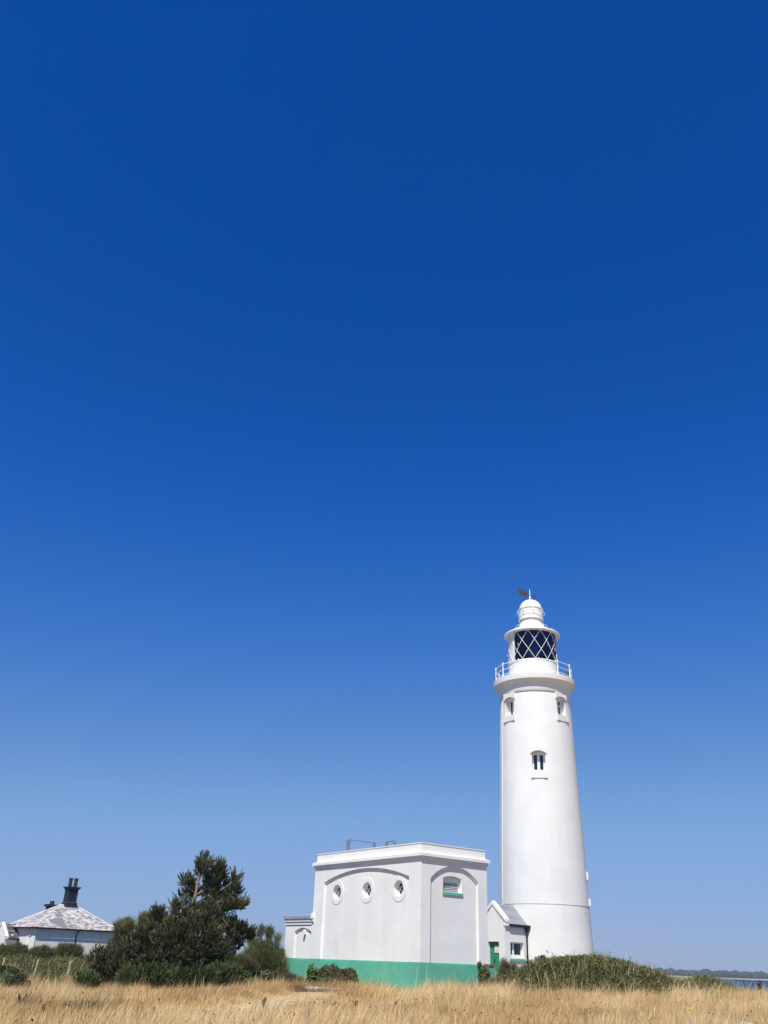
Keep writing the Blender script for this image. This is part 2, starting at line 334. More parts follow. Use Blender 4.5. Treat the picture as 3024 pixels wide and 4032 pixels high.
# sea and far shore
SEA = -3.0
M['sea'] = mat('sea_water', (0.018, 0.065, 0.13), 0.6, col2=(0.026, 0.08, 0.15), scale=0.02, bump=0.6, bscale=0.6, spec=0.12)
b = MB(); b.add([(-3150, -390, SEA), (3150, -390, SEA), (3150, 2680, SEA), (-3150, 2680, SEA)], [(0, 1, 2, 3)])
tag(b.build("sea", M['sea']), kind='structure')
b = MB(); pts = []
for i in range(81):
    az = -45 + i; d = 1770 + 40 * math.sin(i * 1.3) + 25 * math.sin(i * 0.37)
    for dd, z in ((0, SEA - 0.3), (14, SEA + 0.5), (60, SEA + 1.1), (700, SEA + 3.0)):
        x, y = polar(az, d + dd); pts.append((x, y, z))
b.add(pts, [(i * 4 + j, i * 4 + j + 1, i * 4 + j + 5, i * 4 + j + 4) for i in range(80) for j in range(3)])
M['shore'] = mat('far_beach_and_fields', (0.55, 0.48, 0.36), 0.9, col2=(0.30, 0.30, 0.14), scale=0.01)
tag(b.build("far_shore", M['shore']), kind='structure')

# ------------------------------------------------------------------ lighthouse
TZ0 = 0.3
lh = tag(empty("lighthouse", (10.7796, 59.0237, TZ0)), "tall round white lighthouse tower with glazed diamond-paned lantern and railed gallery", "lighthouse")
TC = (0.0, 0.0)
def tp(phi, r, z):
    """Point on the tower: phi degrees from the side facing the field, positive to the right."""
    a = R(190.35 - phi); return Vector((r * math.sin(a), r * math.cos(a), z - TZ0))
prof_t = [(2.315, 18.05), (2.36, 17.75), (2.40, 16.6), (2.44, 15.45), (2.50, 12.96), (2.576, 10.56), (2.67, 7.5), (2.725, 5.02), (2.705, 5.0), (2.75, 3.6), (2.81, 2.3), (2.90, 0.0)]
solid = MB(); solid.lathe([(r, z - TZ0) for r, z in prof_t], 192)
def tower_r(z):
    for (r0, z0), (r1, z1) in zip(prof_t[:-1], prof_t[1:]):
        if z1 <= z <= z0: return r0 + (r1 - r0) * (z0 - z) / max(1e-6, z0 - z1)
    return 2.4
WINS = [(-45.5, 16.46, 17.56), (46.5, 16.46, 17.56), (1.6, 12.68, 13.88), (91.5, 5.50, 6.62)]
WW, CR = 0.42, 0.12
cutters = []
def wframe(phi, r):
    n = tp(phi, 1, TZ0); n.z = 0; n.normalize(); t = Vector((-n.y, n.x, 0)); return n, t   # outward, rightward as seen from outside
for phi, zb, zs in WINS:
    r = tower_r((zb + zs) / 2); n, t = wframe(phi, r)
    poly = [n * (r - 0.46) + t * y + Vector((0, 0, z - TZ0)) for y, z in arch_poly(-WW, WW, zb, zs, zs + CR, 12)]
    cutters.append(MB().prism(poly, n * 0.9))
tme = cut(solid, cutters)
link("tower", tme, M['white'], lh)
for phi, zb, zs in WINS:
    r = tower_r(zs); rb = tower_r(zb); n, t = wframe(phi, r)
    Z = lambda z: Vector((0, 0, z - TZ0))
    win = MB()
    fr_d = r - 0.45
    # frame with two casements
    def bar(x0, x1, z0, z1, d0=fr_d, d1=fr_d + 0.07):
        win.hexa([n * d0 + t * x0 + Z(z0), n * d0 + t * x1 + Z(z0), n * d1 + t * x1 + Z(z0), n * d1 + t * x0 + Z(z0),
                  n * d0 + t * x0 + Z(z1), n * d0 + t * x1 + Z(z1), n * d1 + t * x1 + Z(z1), n * d1 + t * x0 + Z(z1)])
    zt = zs + CR - 0.02
    bar(-WW + 0.003, -0.295, zb, zt); bar(0.295, WW - 0.003, zb, zt); bar(-0.085, 0.085, zb, zt); 
    for x0, x1 in ((-0.295, -0.085), (0.085, 0.295)):
        bar(x0, x1, zb, zb + 0.17, fr_d, fr_d + 0.068); bar(x0, x1, zs - 0.10, zt, fr_d, fr_d + 0.068)
        if phi > 40 and phi < 50: bar(x0, x1, zs - 0.42, zs - 0.34, fr_d, fr_d + 0.066)
    wo_ = win.build("window", M['trim'], lh)
    pn = MB()
    for x0, x1 in ((-0.295, -0.085), (0.085, 0.295)):
        d = fr_d + 0.03
        pn.add([n * d + t * x0 + Z(zb + 0.17), n * d + t * x1 + Z(zb + 0.17), n * d + t * x1 + Z(zs - 0.1), n * d + t * x0 + Z(zs - 0.1)], [(0, 1, 2, 3)])
    pn.build("pane", M['dark_glass'], wo_)
    # projecting head and sill
    hd = MB(); k = arch_poly(-WW, WW, zs - 0.04, zs, zs + CR, 12); out = [(0.51, zs - 0.04), (0.51, zs + 0.40), (-0.51, zs + 0.40), (-0.51, zs - 0.04)]
    hd.prism([n * (r - 0.12) + t * y + Z(z) for y, z in out[::-1] + k[::-1]][0:0] or [n * (r - 0.12) + t * y + Z(z) for y, z in [(-0.51, zs - 0.04), (-0.51, zs + 0.40), (0.51, zs + 0.40), (0.51, zs - 0.04)] + k[::-1]], n * 0.163)
    hd.build("lintel", M['white'], wo_)
    sl_ = MB(); sl_.hexa([n * (rb - 0.44) + t * -0.415 + Z(zb - 0.05), n * (rb - 0.44) + t * 0.415 + Z(zb - 0.05), n * (rb - 0.1) + t * 0.415 + Z(zb - 0.05), n * (rb - 0.1) + t * -0.415 + Z(zb - 0.05),
                          n * (rb - 0.44) + t * -0.415 + Z(zb + 0.012), n * (rb - 0.44) + t * 0.415 + Z(zb + 0.012), n * (rb - 0.1) + t * 0.415 + Z(zb + 0.006), n * (rb - 0.1) + t * -0.415 + Z(zb + 0.006)])
    sl_.hexa([n * (rb - 0.1) + t * -0.51 + Z(zb - 0.40), n * (rb - 0.1) + t * 0.51 + Z(zb - 0.40), n * (rb + 0.055) + t * 0.51 + Z(zb - 0.40), n * (rb + 0.055) + t * -0.51 + Z(zb - 0.40),
              n * (rb - 0.1) + t * -0.51 + Z(zb + 0.003), n * (rb - 0.1) + t * 0.51 + Z(zb + 0.003), n * (rb + 0.055) + t * 0.51 + Z(zb - 0.01), n * (rb + 0.055) + t * -0.51 + Z(zb - 0.01)])
    sl_.build("sill", M['white'], wo_)
# conduit down the left side
cd = MB(); cd.tube([tp(-66, tower_r(z) + 0.012, z) for z in np.linspace(4.95, 17.6, 24)], 0.022, 6); cd.build("conduit", M['trim'], lh)
# gallery: collar moulding, cove and rim
g = MB(); 
g.lathe([(0.5, 17.93 - TZ0), (2.385, 17.93 - TZ0), (2.425, 17.99 - TZ0), (2.425, 18.28 - TZ0), (2.44, 18.40 - TZ0), (2.49, 18.50 - TZ0), (2.58, 18.60 - TZ0), (2.70, 18.68 - TZ0), (2.76, 18.71 - TZ0), (2.765, 18.74 - TZ0), (2.765, 19.08 - TZ0), (2.72, 19.10 - TZ0), (0.5, 19.12 - TZ0)], 192)
gal = g.build("gallery", M['white'], lh, 35)
# railing
RR = 2.60
rl = MB()
for z, r in ((19.98, 0.022), (19.60, 0.018), (19.25, 0.018)):
    rl.tube([tp(p, RR, z) for p in np.linspace(0, 360, 97)[:-1]], r, 6, closed=True)
rl.build("rail", M['trim'], gal, 60)
for k in range(12):
    p = 8.5 + 30 * k; c = tp(p, RR, 0)
    s_ = MB(); s_.lathe([(0.075, 19.09 - TZ0), (0.07, 19.12 - TZ0), (0.045, 19.18 - TZ0), (0.036, 19.24 - TZ0), (0.036, 19.90 - TZ0), (0.055, 19.92 - TZ0), (0.065, 19.98 - TZ0), (0.055, 20.03 - TZ0), (0.03, 20.05 - TZ0), (0.036, 20.08 - TZ0), (0.028, 20.115 - TZ0), (0.001, 20.135 - TZ0)], 10, (c.x, c.y))
    s_.build("baluster", M['trim'], gal, 40)
# lantern room
lan = MB(); lan.lathe([(1.715, 19.10 - TZ0), (1.715, 19.16 - TZ0), (1.70, 19.18 - TZ0), (1.70, 20.28 - TZ0), (1.735, 20.30 - TZ0), (1.735, 20.36 - TZ0), (1.68, 20.38 - TZ0), (0.3, 20.39 - TZ0)], 96)
lantern = lan.build("lantern", M['trim'], lh, 35)
gl = MB(); gl.lathe([(1.655, 20.38 - TZ0), (1.655, 22.42 - TZ0)], 76, a0=190.35 - 238, a1=190.35 + 46.5, close=False); gl.build("glazing", M['glass'], lantern, 60)
lat = MB()
for k in range(12):
    for sgn in (-1, 1):
        lat.tube([tp(-9 + 30 * k + sgn * 45 * u, 1.675, 22.42 - 2.03 * u) for u in np.linspace(0, 1, 10)], 0.018, 6)
lat.build("lattice_bars", M['trim'], lantern, 60)
for p, z in ((-34, 21.45), (38, 21.45), (-86, 21.1), (60, 21.2)):
    hk = MB(); hk.tube([tp(p, 1.69, z + 0.09), tp(p + 1, 1.76, z + 0.07), tp(p + 1, 1.76, z - 0.07), tp(p, 1.69, z - 0.09)], 0.014, 5); hk.build("grab_handle", M['trim'], lantern)
# blanked sector inside the glass (white) and dark landward interior
bl = MB(); bl.lathe([(1.652, 20.39 - TZ0), (1.652, 22.40 - TZ0)], 20, a0=190.35 + 46, a1=190.35 + 122, close=False); bl.build("blanking_panel", M['trim'], lantern, 60)
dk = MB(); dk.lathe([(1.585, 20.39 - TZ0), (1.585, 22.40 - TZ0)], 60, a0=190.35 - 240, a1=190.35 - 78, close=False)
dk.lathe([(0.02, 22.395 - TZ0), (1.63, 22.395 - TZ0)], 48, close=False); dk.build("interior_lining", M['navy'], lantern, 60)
rd = MB(); rd.lathe([(1.54, 20.40 - TZ0), (1.54, 21.95 - TZ0)], 6, a0=190.35 - 73, a1=190.35 - 57, close=False); rd.build("red_blind", M['red'], lantern)
op = MB(); op.lathe([(0.30, 20.39 - TZ0), (0.34, 20.75 - TZ0), (0.62, 20.80 - TZ0), (0.74, 21.0 - TZ0), (0.78, 21.3 - TZ0), (0.74, 21.6 - TZ0), (0.62, 21.85 - TZ0), (0.45, 22.0 - TZ0), (0.3, 22.05 - TZ0), (0.25, 22.39 - TZ0)], 24); op.build("optic", M['lens'], lantern, 30)
# lantern roof
rf = MB(); rf.lathe([(1.64, 22.40 - TZ0), (1.84, 22.385 - TZ0), (1.93, 22.40 - TZ0), (1.965, 22.44 - TZ0), (1.965, 22.49 - TZ0), (1.93, 22.53 - TZ0), (1.80, 22.60 - TZ0), (1.50, 22.73 - TZ0), (1.22, 22.89 - TZ0), (0.98, 23.08 - TZ0), (0.86, 23.22 - TZ0), (0.80, 23.32 - TZ0), (0.79, 23.50 - TZ0), (0.72, 23.51 - TZ0), (0.70, 23.66 - TZ0), (0.5, 23.67 - TZ0)], 96)
roof = rf.build("lantern_roof", M['trim'], lh, 35)
for k in range(12):
    sm = MB(); sm.tube([tp(-9 + 30 * k, r + 0.006, z) for r, z in ((1.93, 22.53), (1.80, 22.60), (1.50, 22.73), (1.22, 22.89), (0.98, 23.08))], 0.014, 5)
    sm.build("roof_seam", M['trim'], roof)
rr2 = MB(); rr2.tube([tp(p, 1.09, 23.17) for p in np.linspace(0, 360, 49)[:-1]], 0.018, 6, closed=True)
for k in range(8): rr2.tube([tp(5 + 45 * k, 1.12, 22.95), tp(5 + 45 * k, 1.09, 23.17)], 0.016, 5)
rr2.build("roof_rail", M['trim'], roof, 60)
# ventilator drum, dome
vd = MB(); vd.lathe([(0.70, 23.64 - TZ0), (0.86, 23.64 - TZ0), (0.885, 23.62 - TZ0), (0.885, 23.66 - TZ0), (0.85, 23.67 - TZ0), (0.85, 24.20 - TZ0), (0.865, 24.21 - TZ0), (0.865, 24.24 - TZ0), (0.85, 24.25 - TZ0), (0.85, 24.42 - TZ0), (0.90, 24.43 - TZ0), (0.90, 24.47 - TZ0), (0.83, 24.50 - TZ0)] + [(0.80 * math.cos(R(a)) + 0.001, 24.51 + 0.72 * math.sin(R(a)) - TZ0) for a in range(4, 88, 7)] + [(0.07, 25.24 - TZ0), (0.05, 25.30 - TZ0), (0.001, 25.31 - TZ0)], 72)
vent = vd.build("ventilator", M['trim'], lh, 35)
vr = MB(); vr.tube([tp(p, 1.0, 24.16) for p in np.linspace(0, 360, 49)[:-1]], 0.014, 5, closed=True)
for k in range(8): vr.tube([tp(12 + 45 * k, 0.90, 24.40), tp(12 + 45 * k, 1.0, 24.16), tp(12 + 45 * k, 0.86, 24.10)], 0.016, 5)
for k in range(16): c = tp(22.5 * k, 0.862, 23.76); vr.ball((c.x, c.y, c.z), 0.022, 6)
vr.build("ventilator_ring", M['trim'], vent, 60)
fi = MB(); fi.lathe([(0.06, 25.29 - TZ0), (0.075, 25.33 - TZ0), (0.05, 25.38 - TZ0), (0.07, 25.42 - TZ0), (0.05, 25.46 - TZ0), (0.028, 25.60 - TZ0), (0.025, 26.07 - TZ0), (0.001, 26.09 - TZ0)], 12); fi.build("finial", M['trim'], lh, 40)
# weathervane: an arrow pointing away to the right
vn = MB(); a = R(56); dv = Vector((math.sin(a), math.cos(a), 0)); nv = Vector((dv.y, -dv.x, 0)); zc = Vector((0, 0, 25.64 - TZ0))
tail = [(-0.16, 0.0), (-0.34, 0.22), (-0.40, 0.20), (-0.47, 0.235), (-0.55, 0.21), (-0.63, 0.245), (-0.72, 0.22), (-0.80, 0.26), (-0.88, 0.235), (-1.12, 0.29), (-0.98, 0.0), (-1.12, -0.29), (-0.88, -0.235), (-0.80, -0.26), (-0.72, -0.22), (-0.63, -0.245), (-0.55, -0.21), (-0.47, -0.235), (-0.40, -0.20), (-0.34, -0.22)]
vn.prism([zc + dv * x + Vector((0, 0, y)) - nv * 0.012 for x, y in tail], nv * 0.024)
vn.tube([zc - dv * 0.2, zc + dv * 0.62], 0.018, 6)
vn.prism([zc + dv * x + Vector((0, 0, y)) - nv * 0.015 for x, y in [(0.72, 0), (0.50, 0.11), (0.55, 0.0), (0.50, -0.11)]], nv * 0.03)
vn.ball((zc + dv * 0.42)[:], 0.045, 8); vn.build("weathervane", M['vane'], lh)
# box on the gallery
bx = tag(empty("equipment_box", tuple(Vector(lh.location) + tp(77, 2.30, 19.115))), "small dark green sloping-topped box standing on the lighthouse gallery behind the railing", "box")
q = MB(); q.frustum((-0.17, 0.17, -0.14, 0.14), 0.05, (-0.17, 0.17, -0.14, 0.14), 0.42); q.hexa([(-0.2, -0.17, 0.42), (0.2, -0.17, 0.42), (0.2, 0.17, 0.42), (-0.2, 0.17, 0.42), (-0.2, -0.17, 0.46), (0.2, -0.17, 0.56), (0.2, 0.17, 0.56), (-0.2, 0.17, 0.46)]); q.build("casing", M['box_green'], bx)
for sx in (-0.14, 0.14):
    for sy in (-0.11, 0.11): MB().box(sx - 0.02, sx + 0.02, sy - 0.02, sy + 0.02, 0, 0.05).build("foot", M['black'], bx)

# ------------------------------------------------------------------ engine house
ROT = R(37.0)     # local x runs right-and-back, y left-and-back
BC = (2.509, 46.933, 0.0); VX, UY = 4.5, 9.47
eh = tag(empty("engine_house", BC, ROT), "white flat-roofed block with green base, arched recesses and three round windows", "building")
def yz(poly, x): return [(x, y, z) for y, z in poly]
def xz(poly, y): return [(x, y, z) for x, z in poly]
body = MB().box(0, VX, 0, UY, -0.2, 6.45)
cs = []
a1_ = arch_poly(0.94, 8.50, 1.62, 5.54, 6.11, 40); cs.append(MB().prism(yz(a1_, -0.3), (0.35, 0, 0)))
a2_ = arch_poly(0.98, 8.46, 1.615, 5.45, 6.03, 40); cs.append(MB().prism(yz(a2_, -0.2), (0.30, 0, 0)))
a3_ = arch_poly(0.62, 3.86, 1.62, 5.46, 6.13, 32); cs.append(MB().prism(xz(a3_, -0.3), (0, 0.35, 0)))
a4_ = arch_poly(0.66, 3.82, 1.615, 5.37, 6.05, 32); cs.append(MB().prism(xz(a4_, -0.2), (0, 0.30, 0)))
OC = [(1.87, 5.02), (4.58, 5.03), (7.33, 5.01)]
def circ(c, r, n=40): return [(c[0] + r * math.cos(2 * math.pi * i / n), c[1] + r * math.sin(2 * math.pi * i / n)) for i in range(n)]
for c in OC: cs.append(MB().prism(yz(circ(c, 0.385), -0.1), (0.55, 0, 0)))
lv = arch_poly(1.53, 2.80, 4.90, 5.56, 5.66, 10); cs.append(MB().prism(xz(lv, -0.1), (0, 0.47, 0)))
bm_ = cut(body, cs)
link("wall", split_z(bm_, 1.69, True), M['white_block'], eh)
link("plinth", split_z(bm_, 1.69, False), M['green'], eh)
def rect(o): return (-o, VX + o, -o, UY + o)
co_ = MB(); co_.frustum(rect(0.06), 6.31, rect(0.06), 6.452); co_.frustum(rect(0.145), 6.455, rect(0.145), 6.60); co_.frustum(rect(0.143), 6.601, rect(-0.02), 6.66); co_.build("cornice", M['white_block'], eh)
pp = MB()
o_, i_ = -0.045, -0.30
for x0, x1, y0, y1 in ((-o_, -i_, -o_, UY + o_), (VX + i_, VX + o_, -o_, UY + o_), (-i_, VX + i_, -o_, -i_), (-i_, VX + i_, UY + i_, UY + o_)): pp.box(x0, x1, y0, y1, 6.6, 7.06)
pp.box(0.29, VX - 0.29, 0.29, UY - 0.29, 6.55, 6.75)
pp.build("parapet", M['white_block'], eh)
cp = MB()
for x0, x1, y0, y1 in ((0.02, 0.32, 0.02, UY - 0.02), (VX - 0.32, VX - 0.02, 0.02, UY - 0.02), (0.32, VX - 0.32, 0.02, 0.32), (0.32, VX - 0.32, UY - 0.32, UY - 0.02)): cp.box(x0, x1, y0, y1, 7.06, 7.105)
cp.build("coping", M['trim'], eh)
for c in OC:
    f = MB(); n = 48
    o1 = circ(c, 0.625, n); i1 = circ(c, 0.383, n)
    v = [(0.080, *p) for p in o1] + [(0.080, *p) for p in i1] + [(0.12, *p) for p in o1] + [(0.12, *p) for p in i1]
    f.add(v, [(i, (i + 1) % n, n + (i + 1) % n, n + i) for i in range(n)] + [(i, i + 2 * n, (i + 1) % n + 2 * n, (i + 1) % n) for i in range(n)] + [(n + i, n + (i + 1) % n, 3 * n + (i + 1) % n, 3 * n + i) for i in range(n)] + [(2 * n + i, 3 * n + i, 3 * n + (i + 1) % n, 2 * n + (i + 1) % n) for i in range(n)])
    wd = f.build("round_window", M['white_block'], eh)
    f = MB(); f.tube([(0.36, c[0] + 0.36 * math.cos(t_), c[1] + 0.36 * math.sin(t_)) for t_ in np.linspace(0, 2 * math.pi, 33)[:-1]], 0.035, 6, closed=True)
    for s1 in (-1, 1):
        for o2 in (-0.13, 0.13):
            h = math.sqrt(0.35 ** 2 - o2 ** 2); d = Vector((0, 1, s1)).normalized(); e = Vector((0, -s1, 1)).normalized(); cc = Vector((0.355, c[0], c[1])) + e * o2
            f.tube([cc - d * h, cc + d * h], 0.027, 5)
    f.build("frame", M['trim'], wd)
    f = MB(); f.add(yz(circ(c, 0.37), 0.385), [tuple(range(40))]); f.build("pane", M['dark_glass'], wd)
# louvre
f = MB()
f.box(1.533, 1.62, 0.30, 0.36, 4.92, 5.60); f.box(2.71, 2.797, 0.30, 0.36, 4.92, 5.60); f.prism(xz(arch_poly(1.62, 2.71, 5.36, 5.56, 5.64, 8), 0.30), (0, 0.06, 0)); f.box(1.62, 2.71, 0.30, 0.36, 4.92, 4.97)
lw = f.build("louvre", M['trim'], eh)
f = MB()
for k in range(5):
    z = 4.99 + 0.078 * k; f.hexa([(1.62, 0.27, z), (2.71, 0.27, z), (2.71, 0.355, z + 0.045), (1.62, 0.355, z + 0.045), (1.62, 0.27, z + 0.012), (2.71, 0.27, z + 0.012), (2.71, 0.355, z + 0.057), (1.62, 0.355, z + 0.057)])
f.build("slat", M['trim'], lw)
f = MB(); f.add([(1.6, 0.362, 4.92), (2.73, 0.362, 4.92), (2.73, 0.362, 5.6), (1.6, 0.362, 5.6)], [(0, 1, 2, 3)]); f.build("backing", M['black'], lw)
f = MB(); f.hexa([(1.49, 0.05, 4.76), (2.85, 0.05, 4.76), (2.85, 0.36, 4.78), (1.49, 0.36, 4.78), (1.49, 0.05, 4.88), (2.85, 0.05, 4.88), (2.85, 0.36, 4.915), (1.49, 0.36, 4.915)]); f.build("sill", M['green'], lw)
# lower wing at the left end
ax0, ay1 = 3.4, 12.2
wb = MB().box(0.0, ax0, UY, ay1, -0.2, 3.45)
c1 = MB().prism(yz(arch_poly(9.50, 11.22, 1.62, 3.03, 3.24, 20), -0.3), (0.345, 0, 0)); c2 = MB().prism(yz(arch_poly(9.54, 11.18, 1.615, 2.95, 3.155, 20), -0.3), (0.39, 0, 0))
wm = cut(wb, [c1, c2])
an = link("annex_wall", split_z(wm, 1.69, True), M['white_block'], eh); link("annex_plinth", split_z(wm, 1.69, False), M['green'], eh)
f = MB()
for o2, z0, z1 in ((0.045, 3.40, 3.552), (0.09, 3.555, 3.70)): f.box(-o2, ax0 + o2, UY + 0.002, ay1 + o2, z0, z1)
f.box(-0.09, 0.14, UY - 0.16, UY + 0.002, 3.555, 3.70)
f.build("annex_cornice", M['white_block'], an)
f = MB(); f.frustum((-0.14, ax0 + 0.14, UY + 0.002, ay1 + 0.14), 3.703, (-0.14, ax0 + 0.14, UY + 0.002, ay1 + 0.14), 3.86); f.frustum((-0.14, ax0 + 0.14, UY + 0.002, ay1 + 0.14), 3.861, (0.1, ax0 - 0.1, UY + 0.002, ay1 - 0.1), 3.91); f.build("annex_coping", M['lead'], an)
f = MB(); f.box(-0.15, 0.10, UY - 0.18, UY, 3.703, 3.95); f.frustum((-0.13, 0.1, UY - 0.16, UY - 0.001), 3.951, (0.0, 0.05, UY - 0.1, UY - 0.02), 4.0); f.build("coping_end", M['white_block'], an)
f = MB(); f.box(-0.10, 0.09, 10.13, 10.27, 2.90, 3.06); f.tube([(-0.10, 10.2, 3.06), (0.09, 10.2, 3.06)], 0.07, 12); f.build("bulkhead_lamp", M['trim'], an)
# guard rails on the roof
def hoop(mb, x, y, z0, z1, dx, dy, wdt):
    """Rounded upright loop of tube."""
    pts = [(x, y, z0), (x, y, z1 - 0.06), (x + dx * 0.02, y + dy * 0.02, z1 - 0.015), (x + dx * 0.06, y + dy * 0.06, z1), (x + dx * (wdt - 0.06), y + dy * (wdt - 0.06), z1), (x + dx * (wdt - 0.02), y + dy * (wdt - 0.02), z1 - 0.015), (x + dx * wdt, y + dy * wdt, z1 - 0.06), (x + dx * wdt, y + dy * wdt, z0)]
    mb.tube(pts, 0.022, 7)
f = MB()
for yy in (7.05, 7.17): hoop(f, 0.50, yy, 7.16, 7.77, 1, 0, 1.95)
for xx in (0.62, 2.33): f.tube([(xx, 7.11, 6.75), (xx, 7.11, 7.78)], 0.022, 7)
f.tube([(0.50, 7.05, 7.16), (0.62, 7.11, 7.16), (2.35, 7.11, 7.16)], 0.022, 7); f.tube([(0.5, 7.05, 7.72), (0.5, 7.17, 7.72)], 0.022, 7); f.tube([(2.45, 7.05, 7.72), (2.45, 7.17, 7.72)], 0.022, 7)
f.build("guard_rail", M['steel'], eh)
f = MB()
for xx in (2.32, 2.44): hoop(f, xx, 5.12, 6.75, 7.74, 0, 1, 0.85)
for yy in (5.24, 5.85): f.tube([(2.38, yy, 6.75), (2.38, yy, 7.75)], 0.022, 7)
f.build("guard_rail", M['steel'], eh)
# low brick pier by the corner
bp_ = empty("brick_pier", (0, 0, 0), ROT); loc = Matrix.Translation(BC) @ Matrix.Rotation(ROT, 4, 'Z') @ Vector((4.36, -0.22, 0.5)); bp_.location = loc
tag(bp_, "low red brick pier at the right-hand corner of the green-based block", "pier")
MB().box(-0.16, 0.16, -0.16, 0.16, -0.3, 1.13).build("shaft", M['green'], bp_); MB().box(-0.19, 0.19, -0.19, 0.19, 1.132, 1.22).build("cap", M['brick'], bp_)

# ------------------------------------------------------------------ porch between block and tower
po = tag(empty("porch_lodge", (7.2153, 56.3418, 0.0), ROT), "small white gabled porch with green door and slate roof, joined to the lighthouse foot", "porch")
hw = 0.965; ev = 3.85; L0 = 2.2
body = MB(); body.prism([(0, -hw, 0.2), (0, -hw, ev - 0.02), (0, 0, 4.83), (0, hw, ev - 0.02), (0, hw, 0.2)], (L0, 0, 0))
cs = [MB().box(-0.3, 0.24, -0.48, 0.42, 0.75, 2.915), MB().box(0.43, 1.50, -hw - 0.3, -hw + 0.24, 2.08, 2.91)]
link("wall", cut(body, cs), M['white_block'], po)
sl2 = 1.05
for sg in (1, -1):
    f = MB(); ye, ze = sg * (hw + 0.13), 4.93 - (4.93 - ev) * (hw + 0.13) / (hw + 0.02)
    f.hexa([(0.26, 0.0, 4.85), (0.26, ye, ze - 0.06), (L0, ye, ze - 0.06), (L0, 0, 4.85), (0.26, 0.0, 4.93), (0.26, ye, ze), (L0, ye, ze), (L0, 0.0, 4.93)])
    me = f.mesh(); uv_planar(me, roof_uv); link("roof", me, M['slate_grey'], po)
f = MB()
for sg in (1, -1):
    f.hexa([(-0.04, 0, 4.88), (-0.04, sg * 1.10, 3.93), (0.26, sg * 1.10, 3.93), (0.26, 0, 4.88), (-0.04, 0, 5.08), (-0.04, sg * 1.10, 4.09), (0.26, sg * 1.10, 4.09), (0.26, 0, 5.08)])
    f.box(-0.03, 0.25, min(sg * 0.90, sg * 1.08), max(sg * 0.90, sg * 1.08), 3.74, 3.925)
f.build("gable_coping", M['white_block'], po)
f = MB(); f.tube([(0.30, -hw - 0.14, 3.80), (L0 - 0.2, -hw - 0.14, 3.78)], 0.06, 8); f.build("gutter", M['black'], po)
f = MB(); f.frustum((1.62, 1.86, -hw - 0.20, -hw - 0.02), 3.66, (1.58, 1.9, -hw - 0.24, -hw - 0.01), 3.82); f.frustum((1.69, 1.79, -hw - 0.13, -hw - 0.03), 3.45, (1.64, 1.84, -hw - 0.18, -hw - 0.02), 3.66); f.tube([(1.73, -hw - 0.07, 3.46), (1.73, -hw - 0.07, 1.0)], 0.045, 8)
for z in (3.2, 2.2): f.tube([(1.73, -hw - 0.07, z - 0.03), (1.73, -hw - 0.07, z + 0.03)], 0.058, 8)
f.build("downpipe", M['black'], po)
f = MB(); f.box(0.17, 0.22, -0.478, 0.418, 0.76, 2.912); f.box(0.155, 0.17, -0.478, -0.40, 0.76, 2.91); f.box(0.155, 0.17, 0.34, 0.418, 0.76, 2.91); f.box(0.155, 0.17, -0.40, 0.34, 2.83, 2.91)
dr = f.build("door", M['door_green'], po)
f = MB(); f.box(0.145, 0.169, -0.43, 0.03, 2.34, 2.71)
for k in range(4): f.box(0.143, 0.1449, -0.37 + 0.02 * (k % 2), -0.03 - 0.05 * (k % 3), 2.40 + 0.035 * k, 2.408 + 0.035 * k, 1)
f.build("notice_board", [M['trim'], M['lead']], dr)
f = MB(); f.box(0.135, 0.17, 0.06, 0.10, 1.84, 2.0); f.tube([(0.12, 0.08, 1.94), (0.12, -0.02, 1.94)], 0.012, 6); f.build("handle", M['black'], dr)
f = MB(); y0 = -hw + 0.16
for x0, x1, z0, z1 in ((0.432, 0.48, 2.09, 2.908), (1.42, 1.498, 2.09, 2.908), (0.48, 1.42, 2.09, 2.27), (0.48, 1.42, 2.85, 2.908), (0.74, 0.87, 2.27, 2.85)): f.box(x0, x1, y0, y0 + 0.07, z0, z1)
pw = f.build("window", M['trim'], po)
f = MB(); f.add([(0.47, y0 + 0.03, 2.26), (1.43, y0 + 0.03, 2.26), (1.43, y0 + 0.03, 2.86), (0.47, y0 + 0.03, 2.86)], [(0, 1, 2, 3)]); f.build("pane", M['dark_glass'], pw)
f = MB(); f.hexa([(0.36, -hw - 0.07, 1.95), (1.60, -hw - 0.07, 1.95), (1.60, y0 + 0.02, 1.97), (0.36, y0 + 0.02, 1.97), (0.36, -hw - 0.07, 2.055), (1.60, -hw - 0.07, 2.055), (1.60, y0 + 0.02, 2.088), (0.36, y0 + 0.02, 2.088)]); f.build("sill", M['green'], pw)

# ------------------------------------------------------------------ cottage
cg = tag(empty("cottage", (-26.85, 78.5, 0.0), R(44.0)), "low white cottage with patchy whitewashed slate hipped roof and tall black chimney", "cottage")
EX, EY, EZ, AZ = 7.75, 6.1, 3.28, 5.15
r0, r1, rm = 3.3, 4.8, EY / 2
wl = MB().box(0.27, EX - 0.33, 0.22, EY - 0.33, 0.4, EZ + 0.1)
wl.box(0.23, 0.27, 0.18, 0.75, 0.4, EZ - 0.02); wl.box(0.23, 0.27, 1.5, 1.75, 0.4, EZ - 0.02)
wl.build("wall", M['white_cottage'], cg)
f = MB(); f.add([(0, 0, EZ), (EX, 0, EZ), (EX, EY, EZ), (0, EY, EZ), (r0, rm, AZ), (r1, rm, AZ), (0, 0, EZ - 0.05), (EX, 0, EZ - 0.05), (EX, EY, EZ - 0.05), (0, EY, EZ - 0.05)], [(0, 1, 5, 4), (1, 2, 5), (2, 3, 4, 5), (3, 0, 4), (0, 6, 7, 1), (1, 7, 8, 2), (2, 8, 9, 3), (3, 9, 6, 0), (6, 9, 8, 7)])
